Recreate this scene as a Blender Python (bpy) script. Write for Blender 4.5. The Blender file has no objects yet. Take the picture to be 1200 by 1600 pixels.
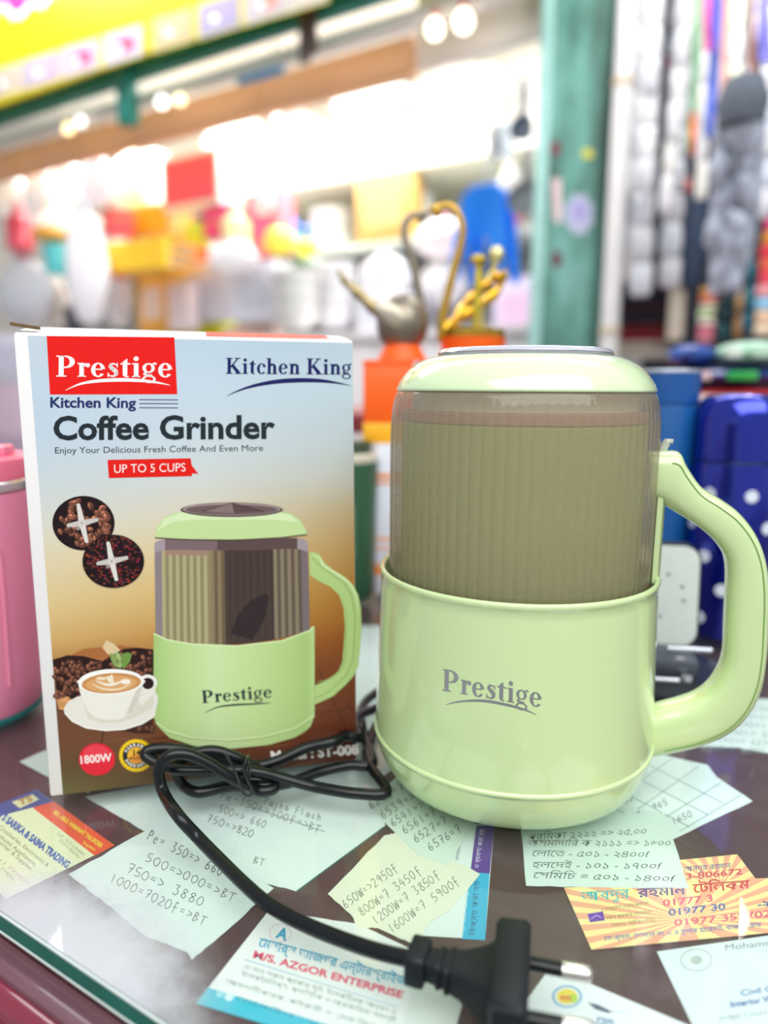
import bpy, bmesh, math, random
from mathutils import Vector, Matrix
from mathutils.geometry import tessellate_polygon
random.seed(7)
PI = math.pi
SC = bpy.context.scene
COL = SC.collection

# ------------------------------------------------------------------ camera
FPX, PIT, ROL, CH = 1112.0, 0.1715, 0.0071, 0.1714
_c, _s = math.cos(PIT), math.sin(PIT)
CF = Vector((0, _c, -_s)); _R = Vector((1, 0, 0)); _U = Vector((0, _s, _c))
CR = math.cos(ROL)*_R + math.sin(ROL)*_U
CU = -math.sin(ROL)*_R + math.cos(ROL)*_U
CP = Vector((0, 0, CH))
cd = bpy.data.cameras.new('camera'); cam = bpy.data.objects.new('camera', cd); COL.objects.link(cam)
m = Matrix((CR, CU, -CF)).transposed().to_4x4(); m.translation = CP
cam.matrix_world = m
cd.sensor_fit = 'VERTICAL'; cd.sensor_height = 36; cd.sensor_width = 27
cd.lens = FPX/1600*36
cd.clip_start = 0.01; cd.clip_end = 60
cd.dof.use_dof = True; cd.dof.focus_distance = 0.265; cd.dof.aperture_fstop = cd.lens/5.8
SC.camera = cam

# ------------------------------------------------------------------ world, light, exposure
SC.view_settings.view_transform = 'Standard'; SC.view_settings.look = 'None'
SC.view_settings.exposure = 0.32; SC.view_settings.gamma = 1.0; SC.view_settings.use_curve_mapping = False
SC.cycles.transparent_max_bounces = 24
SC.cycles.caustics_reflective = False; SC.cycles.caustics_refractive = False
w = bpy.data.worlds.new('world'); SC.world = w; w.use_nodes = True
w.node_tree.nodes['Background'].inputs[0].default_value = (0.90, 0.97, 1.0, 1)
w.node_tree.nodes['Background'].inputs[1].default_value = 0.42

FE1 = Vector((0.851, -0.5252, 0)); FE2 = Vector((0.5252, 0.851, 0)); FO = Vector((0, 2.6, 0))
FROT = math.atan2(FE1.y, FE1.x)
def fpos(u, v, z): return FO + FE1*u + FE2*v + Vector((0, 0, z))
def area(name, loc, aim, sx, sy, power, col=(1, 1, 1)):
    l = bpy.data.lights.new(name, 'AREA'); l.shape = 'RECTANGLE'; l.size = sx; l.size_y = sy
    l.energy = power; l.color = col
    o = bpy.data.objects.new(name, l); COL.objects.link(o); o.location = loc
    o.rotation_euler = (Vector(aim)-Vector(loc)).to_track_quat('-Z', 'Y').to_euler()
    return o
# unseen soft fill light added behind the camera, and the lamps of the shop across
area('unseen_fill_light', (0.25, -0.75, 1.45), (0.0, 0.5, 0.05), 2.4, 1.4, 37, (1, 0.99, 0.97))
glare_ = area('added_glare_light', (-1.36, 2.62, 2.0), (-1.36, 2.62, 0), 1.25, 0.75, 19, (0.95, 0.98, 1)); glare_.rotation_euler = (0, 0, FROT)  # unseen area light added to throw glare on the glass
area('shop_lamps_left', fpos(-1.9, 0.45, 1.45), fpos(-1.9, 0.8, -0.4), 1.6, 0.3, 24)
area('shop_lamps_mid', fpos(-0.3, 0.45, 1.6), fpos(-0.3, 0.9, -0.4), 1.5, 0.3, 34)
area('aisle_lamps', fpos(-0.6, -0.9, 2.3), fpos(-0.6, 0.3, 0.0), 3.0, 0.5, 22)
area('right_stall_lamps', fpos(1.3, -0.7, 1.9), fpos(1.1, 0.1, 0.3), 1.0, 0.4, 22)

# ------------------------------------------------------------------ pixel to place
def ray(x, y): return CF + CR*((x-600)/FPX) - CU*((y-800)/FPX)
def at(x, y, z=0.0):
    d = ray(x, y); return CP + d*((z-CH)/d.z)
def onplane(x, y, P, N):
    d = ray(x, y); return CP + d*((P-CP).dot(N)/d.dot(N))
def atf(x, y, v):
    return onplane(x, y, FO+FE2*v, FE2)

# ------------------------------------------------------------------ materials
def L(h):
    h = h.lstrip('#'); r = [int(h[i:i+2], 16)/255 for i in (0, 2, 4)]
    return tuple((c/12.92 if c <= .04045 else ((c+.055)/1.055)**2.4) for c in r)
MATS = {}
def mat(hexc, rough=0.5, metal=0.0, spec=0.5, var=0.06, scale=40, bump=0.0, coat=0.0, name=None, emit=0):
    key = (hexc, rough, metal, spec, var, scale, bump, coat, emit)
    if key in MATS: return MATS[key]
    mt = bpy.data.materials.new(name or 'mat_'+hexc.strip('#')); mt.use_nodes = True
    nt = mt.node_tree; b = nt.nodes['Principled BSDF']; c = L(hexc)
    tc = nt.nodes.new('ShaderNodeTexCoord'); nz = nt.nodes.new('ShaderNodeTexNoise')
    nz.inputs['Scale'].default_value = scale; nz.inputs['Detail'].default_value = 4
    nt.links.new(tc.outputs['Object'], nz.inputs['Vector'])
    mx = nt.nodes.new('ShaderNodeMix'); mx.data_type = 'RGBA'
    mx.inputs[6].default_value = (*[x*(1-var) for x in c], 1); mx.inputs[7].default_value = (*[min(1, x*(1+var)) for x in c], 1)
    nt.links.new(nz.outputs['Fac'], mx.inputs[0]); nt.links.new(mx.outputs[2], b.inputs['Base Color'])
    b.inputs['Roughness'].default_value = rough; b.inputs['Metallic'].default_value = metal
    b.inputs['Specular IOR Level'].default_value = spec; b.inputs['Coat Weight'].default_value = coat
    b.inputs['Coat Roughness'].default_value = 0.05
    if emit:
        b.inputs['Emission Color'].default_value = (*c, 1); b.inputs['Emission Strength'].default_value = emit
    if bump:
        bp = nt.nodes.new('ShaderNodeBump'); bp.inputs['Strength'].default_value = bump; bp.inputs['Distance'].default_value = 0.001
        nt.links.new(nz.outputs['Fac'], bp.inputs['Height']); nt.links.new(bp.outputs[0], b.inputs['Normal'])
    MATS[key] = mt; return mt
def print_mat(rough=0.35, coat=0.0):
    k = ('print', rough, coat)
    if k in MATS: return MATS[k]
    mt = bpy.data.materials.new('printed_ink'); mt.use_nodes = True; nt = mt.node_tree
    b = nt.nodes['Principled BSDF']; a = nt.nodes.new('ShaderNodeAttribute'); a.attribute_name = 'Col'
    nz = nt.nodes.new('ShaderNodeTexNoise'); nz.inputs['Scale'].default_value = 500
    mx = nt.nodes.new('ShaderNodeMix'); mx.data_type = 'RGBA'; mx.blend_type = 'MULTIPLY'; mx.inputs[0].default_value = 0.12
    nt.links.new(a.outputs['Color'], mx.inputs[6]); nt.links.new(nz.outputs['Fac'], mx.inputs[7])
    nt.links.new(mx.outputs[2], b.inputs['Base Color'])
    b.inputs['Roughness'].default_value = rough; b.inputs['Coat Weight'].default_value = coat; b.inputs['Specular IOR Level'].default_value = .25
    MATS[k] = mt; return mt
def sheer(hexc, clear, gloss_rough=0.08, ior=1.45, body=0.5, name='clear_plastic', trans=(1, 1, 1)):
    """thin plastic or glass: clear part + cloudy part + Fresnel gloss"""
    k = (hexc, clear, gloss_rough, ior, body, trans)
    if k in MATS: return MATS[k]
    mt = bpy.data.materials.new(name); mt.use_nodes = True; nt = mt.node_tree
    for n in list(nt.nodes): nt.nodes.remove(n)
    o = nt.nodes.new('ShaderNodeOutputMaterial'); tr = nt.nodes.new('ShaderNodeBsdfTransparent'); tr.inputs[0].default_value = (*trans, 1)
    df = nt.nodes.new('ShaderNodeBsdfDiffuse'); df.inputs[0].default_value = (*L(hexc), 1)
    tl = nt.nodes.new('ShaderNodeBsdfTranslucent'); tl.inputs[0].default_value = (*L(hexc), 1)
    m1 = nt.nodes.new('ShaderNodeMixShader'); m1.inputs[0].default_value = body
    nt.links.new(df.outputs[0], m1.inputs[1]); nt.links.new(tl.outputs[0], m1.inputs[2])
    m2 = nt.nodes.new('ShaderNodeMixShader')
    nz = nt.nodes.new('ShaderNodeTexNoise'); nz.inputs['Scale'].default_value = 60
    mr = nt.nodes.new('ShaderNodeMapRange'); mr.inputs['To Min'].default_value = max(0, clear-.03); mr.inputs['To Max'].default_value = min(1, clear+.03)
    nt.links.new(nz.outputs['Fac'], mr.inputs['Value']); nt.links.new(mr.outputs[0], m2.inputs[0])
    nt.links.new(m1.outputs[0], m2.inputs[1]); nt.links.new(tr.outputs[0], m2.inputs[2])
    gl = nt.nodes.new('ShaderNodeBsdfGlossy'); gl.inputs['Roughness'].default_value = gloss_rough
    fr = nt.nodes.new('ShaderNodeFresnel'); fr.inputs[0].default_value = ior
    ge = nt.nodes.new('ShaderNodeNewGeometry'); mu = nt.nodes.new('ShaderNodeMath'); mu.operation = 'MULTIPLY_ADD'   # outer faces only: the ray is not bent inside, so no inner total reflection
    mu.inputs[1].default_value = -1; mu.inputs[2].default_value = 1; nt.links.new(ge.outputs['Backfacing'], mu.inputs[0])
    m4 = nt.nodes.new('ShaderNodeMath'); m4.operation = 'MULTIPLY'; nt.links.new(mu.outputs[0], m4.inputs[0]); nt.links.new(fr.outputs[0], m4.inputs[1])
    m3 = nt.nodes.new('ShaderNodeMixShader'); nt.links.new(m4.outputs[0], m3.inputs[0])
    nt.links.new(m2.outputs[0], m3.inputs[1]); nt.links.new(gl.outputs[0], m3.inputs[2]); nt.links.new(m3.outputs[0], o.inputs[0])
    MATS[k] = mt; return mt

# ------------------------------------------------------------------ object helpers
def props(o, label=None, cat=None, group=None, kind=None):
    if label: o['label'] = label
    if cat: o['category'] = cat
    if group: o['group'] = group
    if kind: o['kind'] = kind
    return o
def thing(name, label, cat, loc=(0, 0, 0), rotz=0, group=None):
    o = bpy.data.objects.new(name, None); COL.objects.link(o)
    o.location = loc; o.rotation_euler = (0, 0, rotz); o.empty_display_size = .02
    return props(o, label, cat, group)
def rootof(o):
    while o.parent: o = o.parent
    return o
def smooth(bm, ang=40):
    for f in bm.faces: f.smooth = True
    lim = math.radians(ang)
    for e in bm.edges:
        if len(e.link_faces) == 2 and e.calc_face_angle(0) > lim: e.smooth = False
def obj(name, bm, mt, parent=None, world=False, sm=True, label=None, kind=None, ang=40):
    if sm: 
        bmesh.ops.recalc_face_normals(bm, faces=bm.faces[:]); smooth(bm, ang)
    me = bpy.data.meshes.new(name); bm.to_mesh(me); bm.free()
    me.materials.append(mt)
    if parent is not None and world:
        r = rootof(parent)
        M = Matrix.Translation(r.location) @ Matrix.Rotation(r.rotation_euler.z, 4, 'Z')
        me.transform(M.inverted())
    o = bpy.data.objects.new(name, me); COL.objects.link(o); o.parent = parent
    props(o, label=label, kind=kind)
    return o
def dup(root, loc, rotz, label=None, group=None, sc=None):
    r = root.copy(); COL.objects.link(r); r.location = loc; r.rotation_euler = (0, 0, rotz)
    if sc: r.scale = sc
    if label: r['label'] = label
    if group: r['group'] = group
    for ch in list(root.children):
        c = ch.copy(); COL.objects.link(c); c.parent = r
        for g in list(ch.children):
            d = g.copy(); COL.objects.link(d); d.parent = c
    return r
def nb(): return bmesh.new()
def box(bm, c, s, bev=0.0, seg=2, rot=None):
    r = bmesh.ops.create_cube(bm, size=1); vs = r['verts']
    for v in vs: v.co = Vector((v.co.x*s[0], v.co.y*s[1], v.co.z*s[2]))
    if bev:
        es = list({e for v in vs for e in v.link_edges})
        rr = bmesh.ops.bevel(bm, geom=es, offset=bev, segments=seg, profile=.5, affect='EDGES')
        vs = list({v for f in rr['faces'] for v in f.verts} | {v for v in vs if v.is_valid})
    for v in vs:
        if rot is not None: v.co = rot @ v.co
        v.co += Vector(c)
    return vs
def lathe(bm, prof, seg=48, c=(0, 0, 0), rad=None, close=True):
    rings = []; c = Vector(c)
    for (r, z) in prof:
        if r <= 1e-6: rings.append([bm.verts.new(c+Vector((0, 0, z)))]); continue
        ring = []
        for i in range(seg):
            a = 2*PI*i/seg; q = r+(rad(a, z, r) if rad else 0)
            ring.append(bm.verts.new(c+Vector((q*math.cos(a), q*math.sin(a), z))))
        rings.append(ring)
    for A, B in zip(rings, rings[1:]):
        if len(A) == 1 and len(B) == 1: continue
        for i in range(max(len(A), len(B))):
            j = (i+1) % max(len(A), len(B))
            if len(A) == 1: bm.faces.new((A[0], B[j], B[i]))
            elif len(B) == 1: bm.faces.new((A[i], A[j], B[0]))
            else: bm.faces.new((A[i], A[j], B[j], B[i]))
    return rings
def loft(bm, secs, caps=True):
    R = [[bm.verts.new(p) for p in s] for s in secs]; n = len(R[0])
    for A, B in zip(R, R[1:]):
        for i in range(n): bm.faces.new((A[i], A[(i+1) % n], B[(i+1) % n], B[i]))
    if caps: bm.faces.new(R[0][::-1]); bm.faces.new(R[-1])
def tube(bm, pts, r, seg=8, caps=True, flat=1.0):
    pts = [Vector(p) for p in pts]; secs = []; up = None
    for i, p in enumerate(pts):
        t = (pts[min(i+1, len(pts)-1)]-pts[max(i-1, 0)]).normalized()
        if up is None:
            up = Vector((0, 0, 1)) if abs(t.z) < .9 else Vector((1, 0, 0))
        s = t.cross(up).normalized(); up = s.cross(t).normalized()
        rr = r[i] if isinstance(r, (list, tuple)) else r
        secs.append([p+s*rr*math.cos(2*PI*k/seg)+up*rr*flat*math.sin(2*PI*k/seg) for k in range(seg)])
    loft(bm, secs, caps)
def spline(P, n=8):
    P = [Vector(p) for p in P]; out = []
    for i in range(len(P)-1):
        a, b, c, d = P[max(i-1, 0)], P[i], P[i+1], P[min(i+2, len(P)-1)]
        for k in range(n):
            t = k/n
            out.append(.5*((2*b)+(c-a)*t+(2*a-5*b+4*c-d)*t*t+(3*b-a-3*c+d)*t*t*t))
    out.append(P[-1]); return out
def prism(bm, pts, z0, z1):
    """flat outline (xy) raised from z0 to z1"""
    n = len(pts); A = [bm.verts.new((p[0], p[1], z0)) for p in pts]; B = [bm.verts.new((p[0], p[1], z1)) for p in pts]
    for i in range(n): bm.faces.new((A[i], A[(i+1) % n], B[(i+1) % n], B[i]))
    for t in tessellate_polygon([[Vector((p[0], p[1], 0)) for p in pts]]):
        bm.faces.new((B[t[0]], B[t[1]], B[t[2]])); bm.faces.new((A[t[2]], A[t[1]], A[t[0]]))

# ------------------------------------------------------------------ flat print: lettering and pictures
_txt = {}
def text_geo(s, bold=0.0, slant=0.0):
    k = (s, bold, slant)
    if k in _txt: return _txt[k]
    cu = bpy.data.curves.new('t', 'FONT'); cu.body = s; cu.offset = bold; cu.resolution_u = 3; cu.shear = slant
    cu.dimensions = '2D'; cu.fill_mode = 'BOTH'
    o = bpy.data.objects.new('t', cu); COL.objects.link(o)
    dg = bpy.context.evaluated_depsgraph_get()
    me = bpy.data.meshes.new_from_object(o.evaluated_get(dg))
    V = [(v.co.x, v.co.y) for v in me.vertices]; Fc = [tuple(p.vertices) for p in me.polygons]
    bpy.data.objects.remove(o); bpy.data.curves.remove(cu); bpy.data.meshes.remove(me)
    _txt[k] = (V, Fc); return _txt[k]
def capheight():
    V, _ = text_geo('H'); return max(v[1] for v in V)
def _rect(a, b, c, d): return [(a, b), (c, b), (c, d), (a, d)]
def _arc(cx, cy, rx, ry, wx, wy, a0, a1, n=14):
    o = []; i_ = []
    for k in range(n+1):
        a = math.radians(a0+(a1-a0)*k/n)
        o.append((cx+rx*math.cos(a), cy+ry*math.sin(a))); i_.append((cx+(rx-wx)*math.cos(a), cy+(ry-wy)*math.sin(a)))
    return [[o[k], o[k+1], i_[k+1], i_[k]] for k in range(n)]
def _dot(cx, cy, r, n=12): return [(cx+r*math.cos(2*PI*k/n), cy+r*math.sin(2*PI*k/n)) for k in range(n)]
def _pen(pts, ws):
    out = []
    for (p, q, a, b) in zip(pts, pts[1:], ws, ws[1:]):
        p, q = Vector(p), Vector(q); t = (q-p); nrm = Vector((-t.y, t.x)).normalized()
        out.append([tuple(p+nrm*a/2), tuple(p-nrm*a/2), tuple(q-nrm*b/2), tuple(q+nrm*b/2)])
    for p, a in list(zip(pts, ws))[1:-1]: out.append(_dot(p[0], p[1], a/2, 8))
    return out
SER = {
 'P': (.84, [_rect(.1, 0, .31, 1), _rect(0, 0, .42, .06), _rect(0, .94, .34, 1), _rect(.28, .41, .4, .48), _rect(.28, .94, .4, 1)]+_arc(.38, .705, .4, .295, .22, .07, -90, 90)),
 'r': (.52, [_rect(.08, 0, .27, .6), _rect(0, 0, .36, .05), _rect(0, .6, .27, .66), _dot(.43, .55, .1)]+_arc(.38, .4, .2, .25, .09, .09, 60, 180)),
 'e': (.62, [_rect(.12, .33, .48, .39)]+_arc(.3, .33, .3, .345, .18, .06, 8, 325)),
 's': (.52, _pen([(.42, .55), (.3, .63), (.17, .6), (.14, .49), (.25, .38), (.38, .27), (.4, .14), (.29, .03), (.16, .04), (.05, .12)], [.04, .07, .1, .15, .19, .19, .15, .08, .06, .04])+[_rect(.41, .45, .46, .66), _rect(.03, 0, .08, .2)]),
 't': (.44, [[(.1, .1), (.29, .1), (.29, .88), (.1, .72)], _rect(0, .59, .42, .66)]+_arc(.27, .14, .17, .15, .15, .06, 180, 310)),
 'i': (.38, [_rect(.08, 0, .27, .62), _rect(0, 0, .35, .05), _rect(0, .6, .27, .66), _dot(.17, .87, .11)]),
 'g': (.62, _arc(.27, .43, .26, .235, .14, .06, 0, 360, 20)+_pen([(.42, .6), (.5, .66), (.6, .62)], [.05, .07, .1])+_pen([(.16, .24), (.08, .15), (.2, .08), (.42, .06)], [.06, .1, .12, .12])+_arc(.28, -.1, .29, .18, .1, .06, 0, 360, 20)),
 'K': (1.0, [_rect(.1, 0, .31, 1), _rect(0, 0, .42, .06), _rect(0, .94, .42, 1), _rect(.58, 0, 1.0, .06), _rect(.56, .94, .9, 1)]+_pen([(.28, .4), (.74, .95)], [.08, .08])+_pen([(.4, .55), (.82, .04)], [.2, .22])),
 'c': (.56, [_dot(.47, .5, .09)]+_arc(.3, .33, .3, .345, .18, .06, 38, 322)),
 'h': (.72, [_rect(.08, 0, .27, 1), _rect(.43, 0, .62, .44), _rect(0, 0, .35, .05), _rect(.37, 0, .7, .05), _rect(0, .94, .27, 1)]+_arc(.38, .42, .24, .25, .19, .11, 0, 150)),
 'n': (.72, [_rect(.08, 0, .27, .62), _rect(.43, 0, .62, .44), _rect(0, 0, .35, .05), _rect(.37, 0, .7, .05), _rect(0, .6, .27, .66)]+_arc(.38, .42, .24, .25, .19, .11, 0, 150)),
 ' ': (.3, [])}
def _c(x0, y0, x1, y1): return [(x0, y0), (x1, y1)]
STK = {  # handwriting, unit box
 '0': [[(.5, 1), (.1, .7), (.1, .25), (.5, 0), (.85, .3), (.85, .75), (.5, 1)]], '1': [[(.5, 1), (.45, 0)]],
 '2': [[(.1, .8), (.45, 1), (.8, .75), (.5, .4), (.05, 0), (.9, .05)]], '3': [[(.1, .95), (.7, 1), (.4, .6), (.8, .35), (.5, 0), (.1, .1)]],
 '4': [[(.5, 1), (.1, .4), (.9, .45)], [(.65, .8), (.6, 0)]], '5': [[(.85, 1), (.3, .95), (.2, .55), (.7, .55), (.75, .15), (.1, 0)]],
 '6': [[(.7, 1), (.2, .5), (.2, .1), (.6, 0), (.8, .3), (.5, .5), (.2, .35)]], '7': [[(.1, .9), (.85, 1), (.4, 0)], [(.25, .5), (.75, .55)]],
 '8': [[(.8, .85), (.45, 1), (.2, .75), (.8, .3), (.5, 0), (.15, .25), (.8, .85)]], '9': [[(.8, .7), (.5, 1), (.15, .7), (.45, .5), (.8, .75), (.6, 0)]],
 '=': [[(.1, .65), (.8, .65)], [(.1, .4), (.8, .4)]], '>': [[(.1, .8), (.85, .5), (.1, .2)]], '-': [[(.1, .5), (.85, .5)]],
 'P': [[(.15, 0), (.2, 1), (.7, .9), (.7, .6), (.2, .5)]], 'e': [[(.1, .3), (.6, .4), (.4, .6), (.1, .4), (.2, 0), (.7, .1)]],
 'B': [[(.15, 0), (.2, 1), (.7, .85), (.25, .55), (.8, .3), (.15, 0)]], 'T': [[(0, .95), (1, 1)], [(.5, 1), (.45, 0)]],
 'f': [[(.8, .95), (.4, 1), (.4, -.2)], [(.1, .5), (.8, .55)]], 'a': [[(.7, .5), (.3, .6), (.1, .2), (.5, 0), (.7, .5), (.8, 0)]],
 's': [[(.7, .55), (.3, .6), (.2, .4), (.6, .2), (.4, 0), (.1, .1)]], 't': [[(.4, 1), (.4, .1), (.7, 0)], [(.1, .6), (.8, .65)]],
 'h': [[(.1, 1), (.1, 0), (.2, .5), (.6, .5), (.7, 0)]], 'i': [[(.4, .6), (.4, 0)]], 'l': [[(.3, 1), (.3, 0)]], 'w': [[(.05, .6), (.25, 0), (.45, .5), (.7, 0), (.9, .6)]],
 'F': [[(.15, 0), (.2, 1), (.8, 1)], [(.2, .55), (.7, .6)]], 'b': [[(.1, 1), (.15, 0), (.7, .2), (.5, .5), (.1, .4)]], 'o': [[(.5, .6), (.1, .4), (.3, 0), (.7, .2), (.5, .6)]], 'W': [[(0, 1), (.25, 0), (.5, .8), (.75, 0), (1, 1)]], ' ': [], '?': [[(.1, .6), (.5, .9), (.7, .4), (.2, .2), (.9, -.1)]], 'k': [[(.1, 1), (.1, 0)], [(.7, .6), (.1, .3), (.7, 0)]]}

def bn(s):
    out = []; cons = lambda c: '\u0995' <= c <= '\u09b9' or c in '\u09dc\u09dd\u09df'
    for c in s:
        if c in '\u09bf\u09c7\u09c8\u09cb\u09cc':
            i = len(out)-1
            while i >= 2 and out[i-1] == '\u09cd': i -= 2
            pre = {'\u09cb': '\u09c7', '\u09cc': '\u09c7'}.get(c, c); out.insert(max(i, 0), pre)
            if c == '\u09cb': out.append('\u09be')
            if c == '\u09cc': out.append('\u09d7')
        else: out.append(c)
    return ''.join(out)
class Art:
    """collects flat coloured polygons given in photo-measured coordinates and lays them on one surface"""
    def __init__(self): self.v = []; self.f = []; self.c = []
    def raw(self, V, Fc, col, lay):
        b = len(self.v); self.v += [(x, y, lay) for x, y in V]
        for f in Fc:
            P = [V[i] for i in f]; ar = sum(p[0]*q[1]-p[1]*q[0] for p, q in zip(P, P[1:]+P[:1]))
            f = list(f)
            if ar > 0 and not isinstance(col[0], (tuple, list)): f = f[::-1]      # all faces look the same way
            self.f.append([b+i for i in f]); self.c.append(col)
    def poly(self, pts, col, lay=1, sm=False):
        if isinstance(col, str): col = L(col)
        if sm: n_ = len(pts); pts = [tuple(q)[:2] for q in spline([(*p, 0) for p in list(pts[-2:])+list(pts)+list(pts[:1])], 4)[8:-1]]
        tr = tessellate_polygon([[Vector((p[0], p[1], 0)) for p in pts]])
        self.raw(pts, tr, col, lay)
    def quad(self, pts, col, lay=1):
        if isinstance(col, str): col = L(col)
        self.raw(pts, [(0, 1, 2, 3)], col, lay)
    def ell(self, cx, cy, rx, ry, col, lay=1, rot=0, n=28, a0=0, a1=360):
        c, s = math.cos(rot), math.sin(rot); P = []
        for k in range(n):
            a = math.radians(a0+(a1-a0)*k/(n if a1-a0 >= 360 else n-1)); x, y = rx*math.cos(a), ry*math.sin(a)
            P.append((cx+x*c-y*s, cy+x*s+y*c))
        self.raw(P, [tuple(range(n))], L(col) if isinstance(col, str) else col, lay)
    def line(self, pts, w, col, lay=1):
        if isinstance(col, str): col = L(col)
        ws = w if isinstance(w, (list, tuple)) else [w]*len(pts)
        if isinstance(w, (list, tuple)) and 4 <= len(pts) < 9:
            q = spline([(p[0], p[1], v) for p, v in zip(pts, ws)], 4); pts = [(p.x, p.y) for p in q]; ws = [max(.2, p.z) for p in q]
        for i, q in enumerate(_pen(pts, ws)): self.raw(q, [tuple(range(len(q)))], col, lay+(i % 2)*.06+(.12 if i >= len(pts)-1 else 0))
    def _place(self, V, Fc, x0, x1, cap, p0, p1, h, col, lay, up=None):
        p0, p1 = Vector(p0), Vector(p1); d = (p1-p0)/(x1-x0)
        if up is None: up = Vector((d.y, -d.x)).normalized()*h
        else: up = Vector(up).normalized()*h
        W = [tuple(p0+d*(x-x0)+up*(y/cap)) for x, y in V]
        self.raw(W, Fc, L(col) if isinstance(col, str) else col, lay)
    def text(self, s, p0, p1, h, col, lay=2, bold=0.0, up=None, slant=0):
        V, Fc = text_geo(bn(s), bold, slant)
        if not V: return
        self._place(V, Fc, min(v[0] for v in V), max(v[0] for v in V), capheight(), p0, p1, h, col, lay, up)
    def serif(self, s, p0, p1, h, col, lay=2, up=None):
        x = 0; V = []; Fc = []
        for ch in s:
            adv, P = SER[ch]
            for q in P:
                b = len(V); V += [(x+a, c) for a, c in q]; Fc.append(tuple(range(b, b+len(q))))
            x += adv+.05
        self._place(V, Fc, 0, x-.05, 1, p0, p1, h, col, lay, up)
    def hand(self, s, p0, d, h, wid, col, lay=2, w=1.1, up=None):
        """handwriting: start, direction, letter height, letter width, pen width in the drawing's units"""
        p = Vector(p0); d = Vector(d).normalized(); up = Vector((d.y, -d.x)) if up is None else Vector(up).normalized()
        for ch in s:
            for st in STK.get(ch, []):
                P = [tuple(p+d*(x*wid*.8+random.uniform(-.04, .04)*wid)+up*(y*h+random.uniform(-.05, .05)*h)) for x, y in st]
                P = [tuple(q)[:2] for q in spline([(*q, 0) for q in P], 3)]
                self.line(P, w, col, lay)
            p = p+d*wid*random.uniform(.92, 1.08)
    def build(self, name, mapf, parent, mt=None, label=None):
        me = bpy.data.meshes.new(name); V = [mapf(*v) for v in self.v]
        r = rootof(parent); M = (Matrix.Translation(r.location) @ Matrix.Rotation(r.rotation_euler.z, 4, 'Z')).inverted()
        me.from_pydata([M @ v for v in V], [], self.f)
        ca = me.color_attributes.new('Col', 'FLOAT_COLOR', 'CORNER'); i = 0; dat = []
        for f, c in zip(self.f, self.c):
            if isinstance(c[0], (tuple, list)):
                for q in c: dat += [*q, 1]
            else: dat += [*c, 1]*len(f)
        ca.data.foreach_set('color', dat)
        me.materials.append(mt or print_mat())
        o = bpy.data.objects.new(name, me); COL.objects.link(o); o.parent = parent
        props(o, label=label); return o

# ================================================================== THE SETTING
def struct(name, bm, mt, parent=None, **k):
    o = obj(name, bm, mt, parent, **k)
    if parent is None: o['kind'] = 'structure'
    return o
def fbox(bm, u0, u1, v0, v1, z0, z1, bev=0):      # a box in the shop front's frame
    vs = box(bm, ((u0+u1)/2, (v0+v1)/2, (z0+z1)/2), (u1-u0, v1-v0, z1-z0), bev)
    for v in vs:
        p = v.co.copy(); v.co = fpos(p.x, p.y, p.z)
# market floor
bm = nb(); fbox(bm, -5, 5, -6, 4, -0.95, -0.9)
struct('floor', bm, mat('#b9aeb0', .5, var=.15, scale=3, bump=.2), sm=False)
# shop across the aisle: back wall, side wall, ceiling
bm = nb(); fbox(bm, -4.2, 0.72, 1.3, 1.36, -.9, 1.9); struct('wall_back', bm, mat('#f2f2ee', .7, scale=5), sm=False)
bm = nb(); fbox(bm, 0.66, 0.72, 0.10, 1.3, -.9, 1.9); struct('wall_right', bm, mat('#e9e9ea', .7, scale=5), sm=False)
bm = nb(); fbox(bm, -4.2, -4.14, 0.0, 1.3, -.9, 1.9); struct('wall_left', bm, mat('#e9e6e6', .7, scale=5), sm=False)
bm = nb(); fbox(bm, -4.2, 0.72, 0.0, 1.36, 1.85, 1.9); struct('ceiling', bm, mat('#f3f2ee', .7, scale=5), sm=False)
bm = nb(); fbox(bm, 0.72, 3.2, .75, .8, -.9, 2.4); struct('wall_stall', bm, mat('#1f2230', .6, var=.3, scale=6), sm=False)

# ---- the counter under everything
CA = at(0, 1425, 0.0)
ctr = thing('display_counter', 'dark reddish wooden shop counter with moulded maroon edge, everything stands on it', 'counter',
            (CA.x, CA.y, -.9), FROT)
WT = -0.0095
bm = nb(); box(bm, (.2, .31, .9+WT-.012), (2.9, .62, .024))
o = obj('table_top', bm, mat('#431f20', .45, var=.35, scale=220, spec=.4), ctr, sm=False)
def extrude_profile(bm, prof, x0, x1):
    A = [bm.verts.new((x0, y, z)) for y, z in prof]; B = [bm.verts.new((x1, y, z)) for y, z in prof]
    for i in range(len(prof)-1): bm.faces.new((A[i], B[i], B[i+1], A[i+1]))
zt = .9+WT
bm = nb(); box(bm, (.2, -.0045, zt-.013), (2.9, .009, .026), .0006); obj('edge_strip', bm, mat('#6a4550', .3, var=.2, coat=.6), ctr)
pr = [(-.009, -.002)]
for k in range(9):
    a = math.radians(90+k*11.25*1.0); pr.append((-.0105-.0045*math.sin(math.radians(k*11.25)), -.0065+.0045*math.cos(math.radians(k*11.25))))
pr += [(-.015, -.0085), (-.0165, -.010)]
for k in range(11):
    t = math.radians(k*16); pr.append((-.0165-.010*math.sin(t), -.021+.0105*math.cos(t)))
pr += [(-.0165, -.032), (-.017, -.05), (-.012, -.052), (-.009, -.052)]
bm = nb(); extrude_profile(bm, [(y, zt+z) for y, z in pr], -1.25, 1.65)
obj('edge_moulding', bm, mat('#7c1a34', .16, var=.2, scale=30, coat=1.0), ctr, label='glossy maroon moulded edge', ang=60)
bm = nb(); box(bm, (.2, .02, .41), (2.8, .02, .82)); obj('front_panel', bm, mat('#5a2a22', .4, var=.3, scale=12), ctr, sm=False)
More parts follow.
